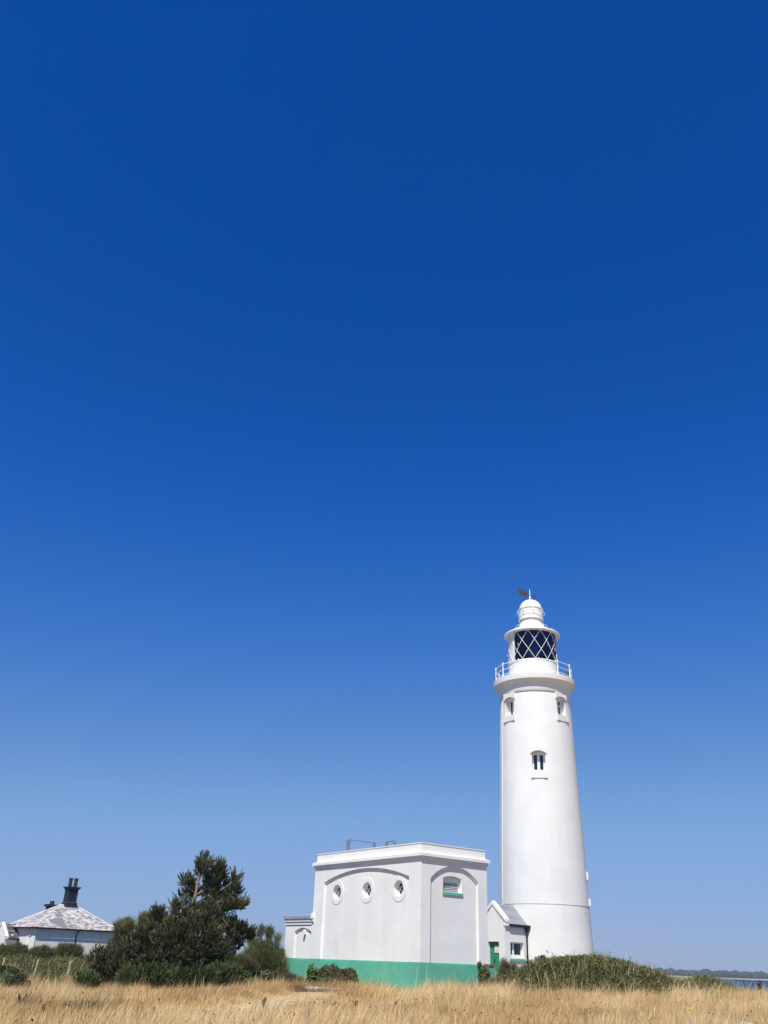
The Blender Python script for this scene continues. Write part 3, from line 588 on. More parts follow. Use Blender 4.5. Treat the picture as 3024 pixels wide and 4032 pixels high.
me = f.mesh(); uv_planar(me, roof_uv); rfo = link("roof", me, M['slate_patchy'], cg)
f = MB()
for aa, bb in (((0, 0), (r0, rm)), ((EX, 0), (r1, rm)), ((0, EY), (r0, rm)), ((EX, EY), (r1, rm))): f.tube([(aa[0], aa[1], EZ + 0.015), (bb[0], bb[1], AZ + 0.015)], 0.032, 5)
f.tube([(r0, rm, AZ + 0.015), (r1, rm, AZ + 0.015)], 0.05, 5); f.build("hip_ridge", M['white_cottage'], rfo)
f = MB(); e = 0.05
f.tube([(-e, -e, EZ - 0.05), (EX + e, -e, EZ - 0.05), (EX + e, EY + e, EZ - 0.05), (-e, EY + e, EZ - 0.05)], 0.06, 6, closed=True); f.build("gutter", M['black'], cg)
# repaired patch of plain slates (front slope)
sl_n = Vector((0, -(AZ - EZ), rm)).normalized()
def fs_(x, t): return Vector((x, rm * t, EZ + (AZ - EZ) * t)) + sl_n * 0.012
f = MB(); f.add([fs_(*p) for p in [(2.15, 0.10), (2.35, 0.03), (2.80, 0.03), (2.80, 0.24), (2.86, 0.36), (2.75, 0.44), (2.45, 0.42), (2.1, 0.36), (1.55, 0.32), (1.50, 0.22), (1.85, 0.18)]], [tuple(range(11))]); f.build("slate_repair", M['slate_patch'], rfo)
f = MB(); f.tube([(3.95, 0.02, EZ - 0.08), (3.78, 0.17, EZ - 0.38), (3.78, 0.17, 0.8)], 0.05, 7); f.build("downpipe", M['black'], cg)
f = MB(); f.box(0.20, 0.33, 1.05, 1.25, 2.62, 2.78); f.build("wall_vent", M['white_cottage'], cg)
# chimney
f = MB(); cx_, cy_ = 4.1, rm
f.frustum((cx_ - 0.52, cx_ + 0.52, cy_ - 0.48, cy_ + 0.48), 4.6, (cx_ - 0.50, cx_ + 0.50, cy_ - 0.46, cy_ + 0.46), 5.34)
f.frustum((cx_ - 0.50, cx_ + 0.50, cy_ - 0.46, cy_ + 0.46), 5.341, (cx_ - 0.43, cx_ + 0.43, cy_ - 0.38, cy_ + 0.38), 5.42)
f.box(cx_ - 0.43, cx_ - 0.03, cy_ - 0.38, cy_ + 0.38, 5.40, 6.40); f.box(cx_ + 0.03, cx_ + 0.43, cy_ - 0.38, cy_ + 0.38, 5.40, 6.40); f.box(cx_ - 0.1, cx_ + 0.1, cy_ - 0.30, cy_ + 0.30, 5.40, 6.40)
f.frustum((cx_ - 0.45, cx_ + 0.45, cy_ - 0.40, cy_ + 0.40), 6.402, (cx_ - 0.56, cx_ + 0.56, cy_ - 0.50, cy_ + 0.50), 6.55); f.box(cx_ - 0.59, cx_ + 0.59, cy_ - 0.53, cy_ + 0.53, 6.552, 6.62)
ch = f.build("chimney", M['chim'], cg)
f = MB(); f.frustum((cx_ - 0.72, cx_ + 0.72, cy_ - 0.60, cy_ + 0.60), 4.75, (cx_ - 0.53, cx_ + 0.53, cy_ - 0.49, cy_ + 0.49), 4.98); f.build("flashing", M['lead'], ch)
for sx in (-0.25, 0.25):
    f = MB(); f.lathe([(0.165, 6.60), (0.15, 7.20), (0.185, 7.22), (0.185, 7.33), (0.14, 7.34), (0.13, 7.1)], 12, (cx_ + sx, cy_)); f.build("chimney_pot", M['pot'], ch, 40)
p2 = (Matrix.Rotation(-R(44.0), 4, 'Z') @ (P(203, 3565, 90.5) - Vector(cg.location)))
f = MB(); f.box(p2.x - 0.35, p2.x + 0.35, p2.y - 0.3, p2.y + 0.3, 3.6, p2.z - 0.1); f.box(p2.x - 0.5, p2.x + 0.5, p2.y - 0.42, p2.y + 0.42, p2.z - 0.1, p2.z + 0.08); ch2 = f.build("chimney", M['chim'], cg)
f = MB(); f.lathe([(0.2, p2.z + 0.08), (0.19, p2.z + 0.36), (0.12, p2.z + 0.36)], 10, (p2.x, p2.y)); f.build("chimney_pot", M['pot'], ch2, 40)
f = MB(); f.box(p2.x - 1.6, p2.x + 1.6, p2.y - 1.4, p2.y + 1.6, 0.4, 3.2); rear = f.build("rear_wall", M['white_cottage'], cg)
f = MB(); f.add([(p2.x - 1.9, p2.y - 1.7, 3.1), (p2.x + 1.9, p2.y - 1.7, 3.1), (p2.x + 1.9, p2.y + 1.9, 3.1), (p2.x - 1.9, p2.y + 1.9, 3.1), (p2.x, p2.y, 4.0)], [(0, 1, 4), (1, 2, 4), (2, 3, 4), (3, 0, 4), (3, 2, 1, 0)]); me = f.mesh(); uv_planar(me, roof_uv); link("rear_roof", me, M['slate_dark'], cg)
# gabled cottage porch on the left face
ya, yb, xo = 3.2, 5.4, -0.9; ym = (ya + yb) / 2
f = MB(); f.prism([(xo, ya, 0.4), (xo, ya, 2.50), (xo, ym, 3.42), (xo, yb, 2.50), (xo, yb, 0.4)], (1.15, 0, 0)); pw_ = f.build("cottage_porch", M['white_cottage'], cg)
f = MB()
for sg, ye in ((-1, ya - 0.18), (1, yb + 0.18)): f.hexa([(xo + 0.22, ym, 3.44), (xo + 0.22, ye, 2.38), (0.36, ye, 2.38), (0.36, ym, 3.44), (xo + 0.22, ym, 3.50), (xo + 0.22, ye, 2.44), (0.36, ye, 2.44), (0.36, ym, 3.50)])
me = f.mesh(); uv_planar(me, roof_uv); link("porch_roof", me, M['slate_dark'], pw_)
f = MB()
for sg, ye in ((-1, ya - 0.2), (1, yb + 0.2)): f.hexa([(xo - 0.05, ym, 3.44), (xo - 0.05, ye, 2.36), (xo + 0.22, ye, 2.36), (xo + 0.22, ym, 3.44), (xo - 0.05, ym, 3.62), (xo - 0.05, ye, 2.56), (xo + 0.22, ye, 2.56), (xo + 0.22, ym, 3.62)])
f.build("gable_coping", M['white_cottage'], pw_)
f = MB(); f.tube([(xo + 0.25, ya - 0.22, 2.37), (0.3, ya - 0.22, 2.36)], 0.05, 6); f.tube([(0.22, ya - 0.1, 2.36), (0.22, ya - 0.06, 0.6)], 0.04, 6); f.build("porch_gutter", M['black'], pw_)

# ------------------------------------------------------------------ plants: generators
def fast_mesh(name, V, F, tint):
    me = bpy.data.meshes.new(name); V = np.ascontiguousarray(V, dtype=np.float32); F = np.ascontiguousarray(F, dtype=np.int32)
    k = F.shape[1]; me.vertices.add(len(V)); me.vertices.foreach_set('co', V.ravel())
    me.loops.add(F.size); me.loops.foreach_set('vertex_index', F.ravel())
    me.polygons.add(len(F)); me.polygons.foreach_set('loop_start', np.arange(0, F.size, k, dtype=np.int32)); me.polygons.foreach_set('loop_total', np.full(len(F), k, dtype=np.int32))
    at = me.attributes.new('tint', 'FLOAT', 'POINT'); at.data.foreach_set('value', np.ascontiguousarray(tint, dtype=np.float32))
    me.update(calc_edges=True); return me
def unit(a): return a / np.maximum(1e-6, np.linalg.norm(a, axis=-1, keepdims=True))
def lobe(px, py, D, wx, wz, depth=None, wt=1.0):
    """Ellipsoid of foliage centred at that pixel and distance; half sizes given in photo pixels."""
    c = P(px, py, D); sx = (P(px + 10, py, D) - P(px - 10, py, D)).length / 20; sz = (P(px, py - 10, D) - P(px, py + 10, D)).length / 20
    rx, rz = wx * sx, wz * sz
    return (c.x, c.y, c.z, rx, depth if depth is not None else max(0.25, 0.8 * rx), rz, wt)
def lobe_points(lobes, n, shell=0.55):
    L = np.array(lobes); area = (L[:, 3] * L[:, 5] + L[:, 3] * L[:, 4] + L[:, 4] * L[:, 5]) * L[:, 6]; k = rng.choice(len(L), n, p=area / area.sum())
    d = unit(rng.normal(size=(n, 3))); r = shell + (1 - shell) * rng.random(n) ** 0.6
    az = np.arctan2(L[k, 0], L[k, 1]); loc = d * L[k, 3:6] * r[:, None]
    w_ = np.stack([loc[:, 0] * np.cos(az) + loc[:, 1] * np.sin(az), -loc[:, 0] * np.sin(az) + loc[:, 1] * np.cos(az), loc[:, 2]], -1)
    dw = np.stack([d[:, 0] * np.cos(az) + d[:, 1] * np.sin(az), -d[:, 0] * np.sin(az) + d[:, 1] * np.cos(az), d[:, 2]], -1)
    return L[k, :3] + w_, dw, k
def keep_above(p, *arrs, lift=0.02):
    ok = p[:, 2] > ground_h(p[:, 0], p[:, 1]) + lift
    return (p[ok],) + tuple(a[ok] for a in arrs)
def shoots(lobes, n, needles=18, length=0.30, nl=0.13, wid=0.020, up=0.95, shell=0.62, org=(0, 0, 0), spread=0.75, per=11, clump=0.19):
    """Bottle-brush shoots: needles round an axis that turns up towards the light."""
    nc = max(4, n // per); pc, dc, kc = lobe_points(lobes, nc, shell); tc = np.clip(rng.normal(0.45, 0.20, nc), 0, 1)
    q = rng.integers(0, nc, n); off = unit(rng.normal(size=(n, 3)) + dc[q] * 0.6) * (clump * (0.35 + 0.65 * rng.random(n)))[:, None]
    p = pc[q] + off; d = unit(off / clump + dc[q] * 0.5); k = q
    p, d, k = keep_above(p, d, k, lift=0.1); n = len(p)
    ax = unit(d * 0.75 + np.array([0, 0, up]) + rng.normal(size=(n, 3)) * 0.18 + np.array([0.10, 0, 0]))
    u = unit(np.cross(ax, rng.normal(size=(n, 3)))); v = np.cross(ax, u)
    Ln = length * (0.6 + 0.7 * rng.random(n))
    s = np.linspace(0.0, 1.0, needles)[None, :] + rng.normal(size=(n, needles)) * 0.03
    th = rng.random((n, needles)) * 6.2832; sp = spread * (1.0 - 0.65 * s)
    base = p[:, None] + ax[:, None] * (s * Ln[:, None])[..., None]
    dirn = unit(ax[:, None] * np.ones_like(s)[..., None] * 0.8 + (u[:, None] * np.cos(th)[..., None] + v[:, None] * np.sin(th)[..., None]) * sp[..., None])
    tip = base + dirn * (nl * (0.7 + 0.5 * rng.random((n, needles))))[..., None]
    side = unit(np.cross(dirn, rng.normal(size=(n, needles, 3)))) * wid
    V = np.stack([base - side, base + side, tip], 2).reshape(-1, 3)
    tint_c = np.clip(tc[k] + rng.normal(0, 0.08, n), 0, 1)
    t = np.clip(tint_c[:, None] + rng.normal(0, 0.12, (n, needles)) + 0.25 * (s - 0.5), 0, 1)  # tint rises along each shoot: sunlit tips painted into the colour
    t = np.repeat(t.reshape(-1), 3)
    return V - np.array(org), np.arange(len(V)).reshape(-1, 3), t
def leaves(lobes, n, size=0.08, shell=0.6, org=(0, 0, 0), up=0.4, aspect=0.55, clump=0.35):
    p, d, k = lobe_points(lobes, n, shell); p = p + rng.normal(size=p.shape) * size * 0.5 + d * ((vnoise(p[:, 0] * 1.3 + p[:, 1], p[:, 2] * 1.3, 0.22) - 0.55) * 0.5 * np.minimum(0.5, np.array(lobes)[k, 5]))[:, None]; p, d, k = keep_above(p, d, k); n = len(p)
    nn = unit(d + rng.normal(size=(n, 3)) * 0.7 + np.array([0, 0, up])); a = unit(np.cross(nn, rng.normal(size=(n, 3)))); b_ = np.cross(nn, a)
    s = size * (0.6 + 0.8 * rng.random((n, 1)))
    V = np.stack([p - a * s, p + b_ * s * aspect, p + a * s, p - b_ * s * aspect], 1).reshape(-1, 3)
    cl = vnoise(p[:, 0] * 1.7 + p[:, 2] * 1.3, p[:, 1] + p[:, 2], clump)
    t = np.clip(0.5 + (cl - 0.5) * 0.9 + rng.normal(0, 0.16, n), 0, 1)
    return V - np.array(org), np.arange(len(V)).reshape(-1, 4), np.repeat(t, 4)
def sprays(lobes, n, length=0.45, wid=0.018, lean=(0.15, 0, 0), per=5, shell=0.3, org=(0, 0, 0), spread=0.35):
    """Feathery upright wisps."""
    p, d, k = lobe_points(lobes, n, shell); p, d, k = keep_above(p, d, k); n = len(p)
    ax = unit(d * 0.45 + np.array([0, 0, 1.0]) + np.array(lean) + rng.normal(size=(n, 3)) * 0.18)
    s = rng.random((n, per)); base = p[:, None] + ax[:, None] * (s * length * 0.8)[..., None]
    dirn = unit(ax[:, None] + rng.normal(size=(n, per, 3)) * spread)
    tip = base + dirn * (length * (0.35 + 0.6 * rng.random((n, per))))[..., None]
    side = unit(np.cross(dirn, rng.normal(size=(n, per, 3)))) * wid
    V = np.stack([base - side, base + side, tip], 2).reshape(-1, 3)
    cl = vnoise(p[:, 0] * 1.5, p[:, 2] * 1.5 + p[:, 1], 0.5)
    t = np.clip(0.45 + (cl - 0.5) * 0.8 + rng.normal(0, 0.15, n), 0, 1)
    return V - np.array(org), np.arange(len(V)).reshape(-1, 3), np.repeat(np.repeat(t, per), 3)
def stalk_tubes(mb, base, lobes, n, r=0.03, org=(0, 0, 0), bend=0.3):
    """Stems from the base into the crown."""
    L = np.array(lobes); o = Vector(org)
    for i in range(n):
        l = L[rng.integers(len(L))]; q = Vector((l[0], l[1], l[2])) + Vector((rng.normal() * l[3] * 0.35, rng.normal() * l[4] * 0.35, rng.normal() * l[5] * 0.35))
        b0 = Vector(base) + Vector((rng.normal() * 0.08, rng.normal() * 0.08, 0)); mid = b0.lerp(q, 0.5) + Vector((rng.normal() * bend * 0.3, rng.normal() * bend * 0.3, 0.1))
        mb.tube([b0 - o, mid - o, q - o], [r, r * 0.7, r * 0.3], 5)
def ground_pt(px, D, sink=0.03):
    q = P(px, 3880, D); q.z = float(ground_h(q.x, q.y)) - sink; return q

# ------------------------------------------------------------------ pines
def z5(x, y): return 300 + x * 0.51236, 3330 + y * 0.51236
def L5(x, y, rx, rz, D=46.0, depth=None, wt=1.0):
    px, py = z5(x, y); return lobe(px, py, D, rx * 0.51236, rz * 0.51236, depth, wt)
def branch(pts, r0, r1, D=46.0, dd=None):
    n = len(pts); out = []
    for i, (x, y) in enumerate(pts):
        px, py = z5(x, y); out.append(P(px, py, D + (dd[i] if dd else 0)))
    # smooth by subdividing
    q = []
    for i in range(n - 1):
        for t in (0, 0.5): q.append(out[i].lerp(out[i + 1], t))
    q.append(out[-1]); mm_ = len(q); return q, [r0 + (r1 - r0) * i / (mm_ - 1) for i in range(mm_)]
pine_lobes = [L5(985, 125, 32, 44, 46), L5(960, 160, 22, 34, 46), L5(1008, 95, 14, 22, 46), L5(1100, 165, 22, 42, 46.3), L5(1110, 130, 14, 24, 46.3), L5(1060, 225, 44, 42, 46.2), L5(1215, 235, 17, 34, 45.7), L5(1190, 262, 22, 16, 45.7), L5(1100, 290, 60, 46, 46.4),
    L5(1205, 320, 36, 36, 45.6), L5(1245, 395, 42, 40, 45.2), L5(1150, 400, 50, 42, 46), L5(1190, 430, 34, 14, 45.6), L5(1050, 380, 40, 50, 46.2), L5(980, 215, 18, 16, 46), L5(1030, 300, 30, 26, 46.5), L5(1140, 452, 22, 14, 45.8),
    L5(850, 268, 26, 26, 46.6), L5(838, 232, 10, 22, 46.6), L5(810, 322, 16, 16, 46.6), L5(905, 258, 9, 12, 46.3), L5(812, 425, 22, 18, 46.2), L5(838, 400, 8, 16, 46), L5(858, 445, 10, 18, 46.2), L5(905, 320, 18, 16, 46.3), L5(890, 345, 30, 20, 46.5),
    L5(665, 452, 22, 22, 45.4), L5(712, 430, 12, 26, 45.4), L5(765, 455, 14, 24, 45.6), L5(660, 490, 34, 26, 45.4), L5(760, 490, 40, 30, 45.6), L5(640, 530, 40, 34, 45.4), L5(588, 545, 10, 26, 45.2), L5(820, 490, 30, 30, 45.6),
    L5(900, 470, 60, 40, 45.6), L5(1040, 455, 70, 44, 45.4), L5(960, 530, 100, 60, 45.4), L5(1080, 560, 90, 60, 45.8), L5(1180, 590, 60, 40, 45.8), L5(1240, 600, 36, 34, 45.9),
    L5(1300, 650, 42, 36, 46.2), L5(1250, 660, 60, 50, 46.0), L5(1225, 745, 62, 84, 46.2), L5(1120, 680, 90, 70, 45.4), L5(980, 640, 110, 80, 45.0), L5(850, 600, 90, 60, 45.0), L5(760, 600, 80, 40, 45.0), L5(820, 690, 110, 80, 44.8),
    L5(950, 760, 120, 90, 44.8), L5(1080, 790, 100, 90, 45.2), L5(820, 820, 120, 100, 44.8), L5(960, 890, 130, 90, 45.2), L5(1100, 890, 80, 60, 45.6)]
pine_lobes = [(a_, b_, c_ - 0.22, d_, e__, f_, 1.9 if c_ > 2.6 else 1.0) for a_, b_, c_, d_, e__, f_, g_ in pine_lobes]
def build_pine(name, label, lobes, base_px, D, trunk, limbs, n, group=None, needle_m='pine', **kw):
    o = ground_pt(base_px, D, 0.05); e_ = tag(empty(name, tuple(o)), label, "tree", group)
    mb = MB(); q, rs = trunk; q = [o - Vector((0, 0, 0.2))] + q; rs = [rs[0] * 1.25] + rs; mb.tube([p - o for p in q], rs, 8); mb.build("trunk", M['bark'], e_, 60)
    for q, rs in limbs:
        mb = MB(); mb.tube([p - o for p in q], rs, 6); mb.build("branch", M['bark'], e_, 60)
    V, F, t = shoots(lobes, n, org=tuple(o), **kw); link("crown", fast_mesh("crown", V, F, t), M[needle_m], e_)
    return e_
trunk = branch([(880, 1000), (872, 800), (885, 620), (900, 470), (920, 360), (942, 240), (955, 150), (985, 110)], 0.15, 0.015, 46.0)
limbs = [branch([(905, 480), (880, 468), (840, 470), (790, 485), (740, 470), (690, 470), (660, 490)], 0.045, 0.012, 45.9, [0, -.1, -.2, -.3, -.4, -.5, -.5]),
         branch([(885, 600), (840, 560), (800, 545), (740, 540), (700, 560), (670, 580)], 0.04, 0.012, 45.8, [0, -.2, -.4, -.5, -.6, -.7]),
         branch([(905, 470), (885, 420), (860, 385), (840, 360), (820, 330)], 0.03, 0.008, 46.0, [0, .2, .3, .4, .5]),
         branch([(918, 370), (890, 345), (865, 330), (850, 290)], 0.025, 0.007, 46.0, [0, .2, .3, .5]),
         branch([(905, 440), (870, 440), (840, 438), (812, 428)], 0.02, 0.006, 46.0),
         branch([(915, 390), (960, 350), (1010, 290), (1060, 250), (1100, 170)], 0.045, 0.01, 46.0, [0, .1, .2, .2, .3]),
         branch([(905, 450), (980, 400), (1060, 370), (1130, 330), (1200, 280), (1220, 230)], 0.05, 0.01, 46.0, [0, 0, 0, -.1, -.3, -.3]),
         branch([(900, 490), (1000, 450), (1100, 430), (1180, 425), (1250, 395)], 0.045, 0.01, 46.0, [0, 0, -.1, -.4, -.8]),
         branch([(935, 290), (955, 260), (980, 220), (1000, 190)], 0.02, 0.006, 46.0),
         branch([(930, 300), (915, 285), (906, 262)], 0.012, 0.004, 46.0), branch([(945, 215), (925, 205), (918, 215)], 0.012, 0.004, 46.0),
         branch([(880, 640), (960, 600), (1060, 580), (1150, 590), (1180, 640)], 0.05, 0.012, 45.6),
         branch([(890, 560), (930, 500), (990, 480), (1030, 500)], 0.04, 0.01, 45.2), branch([(780, 560), (760, 610), (745, 680), (720, 730)], 0.022, 0.008, 44.6), branch([(890, 520), (905, 470), (885, 480), (870, 510)], 0.03, 0.008, 45.2),
         branch([(1125, 560), (1150, 590), (1170, 620)], 0.022, 0.008, 45.0), branch([(880, 950), (900, 985), (930, 1010)], 0.022, 0.008, 44.0)]
build_pine("pine_tree", "tallest pine, with open ragged top and bare upper branches, left of the white block", pine_lobes, 750, 45.6, trunk, limbs, 5200)
bl = [L5(640, 680, 100, 80, 45.4), L5(560, 720, 90, 80, 45.2), L5(700, 760, 120, 90, 44.8), L5(480, 800, 100, 80, 45.2), L5(590, 850, 130, 100, 44.6), L5(390, 815, 80, 75, 45.6), L5(300, 860, 60, 55, 45.8), L5(400, 900, 120, 90, 44.9), L5(270, 900, 90, 90, 45.5), L5(160, 890, 46, 55, 45.9), L5(138, 850, 18, 34, 46), L5(190, 960, 66, 70, 45.6), L5(250, 1010, 90, 60, 45.6), L5(420, 990, 120, 70, 45.2), L5(560, 950, 130, 90, 44.7), L5(700, 900, 120, 100, 44.6)]
build_pine("pine_tree", "broad bushy pine to the left of the tallest one, dark at its foot", bl, 520, 45.4, branch([(430, 1060), (440, 900), (480, 780)], 0.11, 0.03, 45.4), [branch([(440, 950), (560, 840), (640, 700)], 0.05, 0.01, 45.2), branch([(435, 950), (300, 880), (160, 850)], 0.05, 0.01, 45.6), branch([(600, 760), (575, 720), (560, 680)], 0.02, 0.006, 44.4)], 2900)
build_pine("pine_tree", "low bright green pine at the foot of the bushy pine", [L5(420, 1030, 66, 40, 43.6), L5(540, 1020, 80, 44, 43.4), L5(660, 1030, 80, 50, 43.6), L5(370, 1080, 34, 36, 43.4), L5(740, 1040, 50, 50, 43.8), L5(480, 1070, 70, 30, 43.2), L5(600, 1075, 80, 34, 43.2)], 540, 43.6,
           branch([(520, 1090), (530, 1050), (560, 1010)], 0.05, 0.015, 43.5), [branch([(520, 1080), (450, 1050), (400, 1030)], 0.025, 0.008, 43.5)], 900, needle_m='pine_low', length=0.26)
build_pine("pine_tree", "low spreading pine in front of the tallest one, nearest the white block", [L5(960, 1010, 70, 40, 43.9), L5(1060, 1000, 80, 40, 44.0), L5(1160, 1000, 80, 36, 44.2), L5(1240, 990, 40, 26, 44.3), L5(860, 1040, 70, 44, 43.8), L5(1000, 1060, 90, 34, 43.6), L5(800, 1060, 50, 34, 43.7), L5(1090, 1050, 70, 26, 43.8)], 820, 44.0,
           branch([(950, 1090), (960, 1050), (1000, 1010)], 0.05, 0.015, 44.0), [branch([(955, 1070), (1060, 1020), (1200, 1000)], 0.03, 0.008, 44.0)], 1000, needle_m='pine_low', length=0.26)
build_pine("pine_tree", "smallest pine, a low round clump at the far left of the pines", [L5(70, 1045, 40, 34, 44.2), L5(95, 1070, 36, 26, 44.0), L5(48, 1075, 26, 24, 44.2)], 338, 44.1, branch([(75, 1100), (75, 1070), (72, 1045)], 0.03, 0.012, 44.1), [branch([(100, 1070), (130, 1055), (140, 1065)], 0.012, 0.005, 43.8)], 260, needle_m='pine_low', length=0.22)

# ------------------------------------------------------------------ shrubs
def plumes(lobes, k, h, lean=0.2, r=0.10):
    L = np.array(lobes); out = list(lobes)
    for i in range(k):
        l = L[rng.integers(len(L))]; a = rng.random() * 6.28; q = 0.9 * math.sqrt(rng.random()); hh = h * (0.35 + 0.65 * rng.random())
        out.append((l[0] + math.cos(a) * q * l[3] + lean * hh * 0.5, l[1] + math.sin(a) * q * l[4], l[2] + l[5] * math.sqrt(1 - q * q) * 0.9 + hh * 0.25, r, r, hh * 0.5, 2.2))
    return out
def shrub(name, label, base_px, D, lobes, kind, mname, n, group=None, cat="shrub", stems=5, **kw):
    o = ground_pt(base_px, D); e_ = tag(empty(name, tuple(o)), label, cat, group)
    if kind == 'spray' and mname == 'tamarisk': lobes = plumes(lobes, 22, 0.42 if D < 60 else 0.35, kw.get('lean', (0.1,))[0])
    mb = MB(); stalk_tubes(mb, o, lobes, stems, 0.025, o); mb.build("stems", M['twig'], e_, 60)
    V, F, t = (leaves if kind == 'leaf' else sprays if kind == 'spray' else shoots)(lobes, n, org=tuple(o), **kw)
    link("foliage", fast_mesh("foliage", V, F, t), M[mname], e_); return e_
def lb(x, y, rx, rz, D, depth=None): return lobe(x, y, D, rx, rz, depth)
shrub("tamarisk", "feathery tamarisk rising behind the bushy pine's left shoulder", 560, 49.0, [lb(568, 3705, 22, 34, 49), lb(538, 3752, 30, 34, 49), lb(600, 3705, 34, 40, 49), lb(505, 3798, 40, 30, 49), lb(560, 3790, 60, 44, 49), lb(560, 3668, 7, 18, 49)], 'spray', 'tamarisk', 3600, stems=9, lean=(0.1, 0, 0))
shrub("tamarisk", "sparse wispy tamarisk beside the cottage's right-hand corner", 470, 52.0, [lb(482, 3700, 16, 38, 52), lb(462, 3690, 8, 22, 52), lb(455, 3740, 24, 34, 52), lb(500, 3745, 34, 40, 52), lb(450, 3790, 36, 40, 52)], 'spray', 'tamarisk', 2300, stems=7, lean=(0.25, 0, 0))
shrub("tamarisk", "broad feathery tamarisk between the tallest pine and the white block", 1040, 56.0, [lb(1000, 3765, 38, 36, 56), lb(1030, 3752, 30, 36, 56), lb(1060, 3770, 30, 32, 56), lb(1084, 3785, 18, 28, 56), lb(1000, 3795, 60, 40, 56), lb(1070, 3800, 60, 40, 56), lb(1100, 3800, 18, 36, 56), lb(1022, 3690, 8, 22, 56), lb(1055, 3705, 7, 20, 56), lb(1088, 3730, 6, 18, 56), lb(985, 3705, 8, 20, 56)], 'spray', 'tamarisk', 3300, stems=14, lean=(0.1, 0, 0), length=0.38, wid=0.012, shell=0.2)
shrub("tamarisk", "large leaning tamarisk clump in front of the cottage's front wall", 250, 70.0, [lb(205, 3774, 28, 22, 70), lb(245, 3764, 32, 24, 70), lb(282, 3772, 28, 22, 70), lb(225, 3785, 46, 18, 70), lb(275, 3785, 40, 18, 70)], 'spray', 'tamarisk', 3000, lean=(0.4, 0, 0), length=0.42, wid=0.02)
shrub("tamarisk", "grey-green tamarisk clump left of the largest one, before the cottage's side wall", 145, 71.0, [lb(130, 3774, 28, 13, 71), lb(165, 3768, 20, 17, 71), lb(150, 3775, 46, 14, 71)], 'spray', 'tamarisk', 1600, lean=(0.3, 0, 0), length=0.36, wid=0.02)
shrub("tamarisk", "low tamarisk growing before the cottage's gabled porch", 60, 72.0, [lb(62, 3752, 14, 16, 72), lb(30, 3760, 28, 10, 72), lb(85, 3763, 24, 12, 72), lb(8, 3758, 18, 12, 72)], 'spray', 'tamarisk', 1200, lean=(0.15, 0, 0), length=0.32, wid=0.02)
shrub("scrub_bush", "dull brown-green bush against the cottage wall's right end", 375, 68.0, [lb(345, 3782, 40, 16, 68), lb(400, 3780, 34, 16, 68), lb(375, 3795, 60, 22, 68)], 'leaf', 'bush_brown', 5200, size=0.07)
shrub("scrub_bush", "small dark bush far off past the cottage's left edge", 8, 96.0, [lb(4, 3700, 12, 16, 96), lb(-30, 3705, 36, 20, 96), lb(-2, 3722, 40, 12, 96)], 'leaf', 'bush_dark', 1800, size=0.11)
shrub("round_bush", "dark green rounded bush at the field's left edge before the fence posts", 40, 45.5, [lb(30, 3835, 46, 26, 45.5), lb(-20, 3830, 50, 28, 45.5), lb(70, 3852, 40, 22, 45.3), lb(20, 3860, 60, 24, 45.2), lb(100, 3872, 22, 14, 45.2)], 'leaf', 'bush_dark', 9000, size=0.055)
shrub("laurel_bush", "upright glossy green leafy shrub before the block's green base", 1226, 45.2, [lb(1226, 3848, 17, 26, 45.2), lb(1222, 3866, 20, 20, 45.2), lb(1224, 3818, 8, 18, 45.2), lb(1238, 3825, 7, 14, 45.2), lb(1236, 3850, 12, 20, 45.2)], 'leaf', 'laurel', 1500, size=0.075, up=0.7, shell=0.3)
shrub("browning_bush", "larger browning rounded bush right of the glossy shrub, against the green base", 1300, 45.0, [lb(1300, 3835, 44, 34, 45.4), lb(1275, 3850, 34, 34, 45.2), lb(1330, 3850, 36, 34, 45.2), lb(1300, 3868, 60, 20, 45.0)], 'leaf', 'bush_brown', 8000, size=0.045, clump=0.6)
shrub("browning_bush", "smaller green-brown bush, right-hand of the pair against the green base", 1375, 45.0, [lb(1378, 3842, 30, 30, 45.2), lb(1385, 3862, 30, 22, 45.1), lb(1360, 3862, 30, 22, 45.0)], 'leaf', 'bush_brown', 5000, size=0.045, clump=0.5)
shrub("creeper_patch", "low bright green creeper spreading between the pines and the block", 1040, 47.0, [lb(1010, 3838, 40, 14, 47.5), lb(1050, 3840, 40, 16, 47.5), lb(1085, 3846, 30, 16, 47.4), lb(1000, 3858, 20, 10, 46.8), lb(960, 3868, 40, 10, 46)], 'leaf', 'creeper', 5000, size=0.06, cat="creeper")
shrub("dead_shrub", "grey leafless twiggy shrub at the block's left end", 1110, 46.6, [lb(1100, 3850, 20, 22, 46.6), lb(1130, 3862, 30, 16, 46.4), lb(1160, 3874, 26, 12, 46.2)], 'spray', 'bush_brown', 1500, length=0.25, wid=0.006, spread=0.7)
shrub("scrub_bush", "tawny scrub under the tall pine's right side", 940, 52, [lb(940, 3805, 40, 24, 52), lb(970, 3820, 40, 22, 51.6), lb(910, 3820, 40, 20, 51.6)], 'spray', 'bush_brown', 2600, length=0.3, wid=0.012, spread=0.6)
shrub("leafy_weed", "tall pale-leaved weed before the block's right-hand corner", 1886, 44.5, [lb(1886, 3800, 7, 14, 44.5), lb(1890, 3822, 9, 18, 44.5), lb(1893, 3846, 11, 16, 44.5)], 'leaf', 'creeper', 420, size=0.055, shell=0.1, cat="weed", stems=3)
shrub("leafy_weed", "bushier weed beside the brick pier by the green door", 1912, 45.5, [lb(1908, 3822, 14, 22, 45.5), lb(1918, 3835, 14, 22, 45.5), lb(1905, 3855, 16, 18, 45.3)], 'leaf', 'scrub', 900, size=0.05, shell=0.2, cat="weed", stems=5)
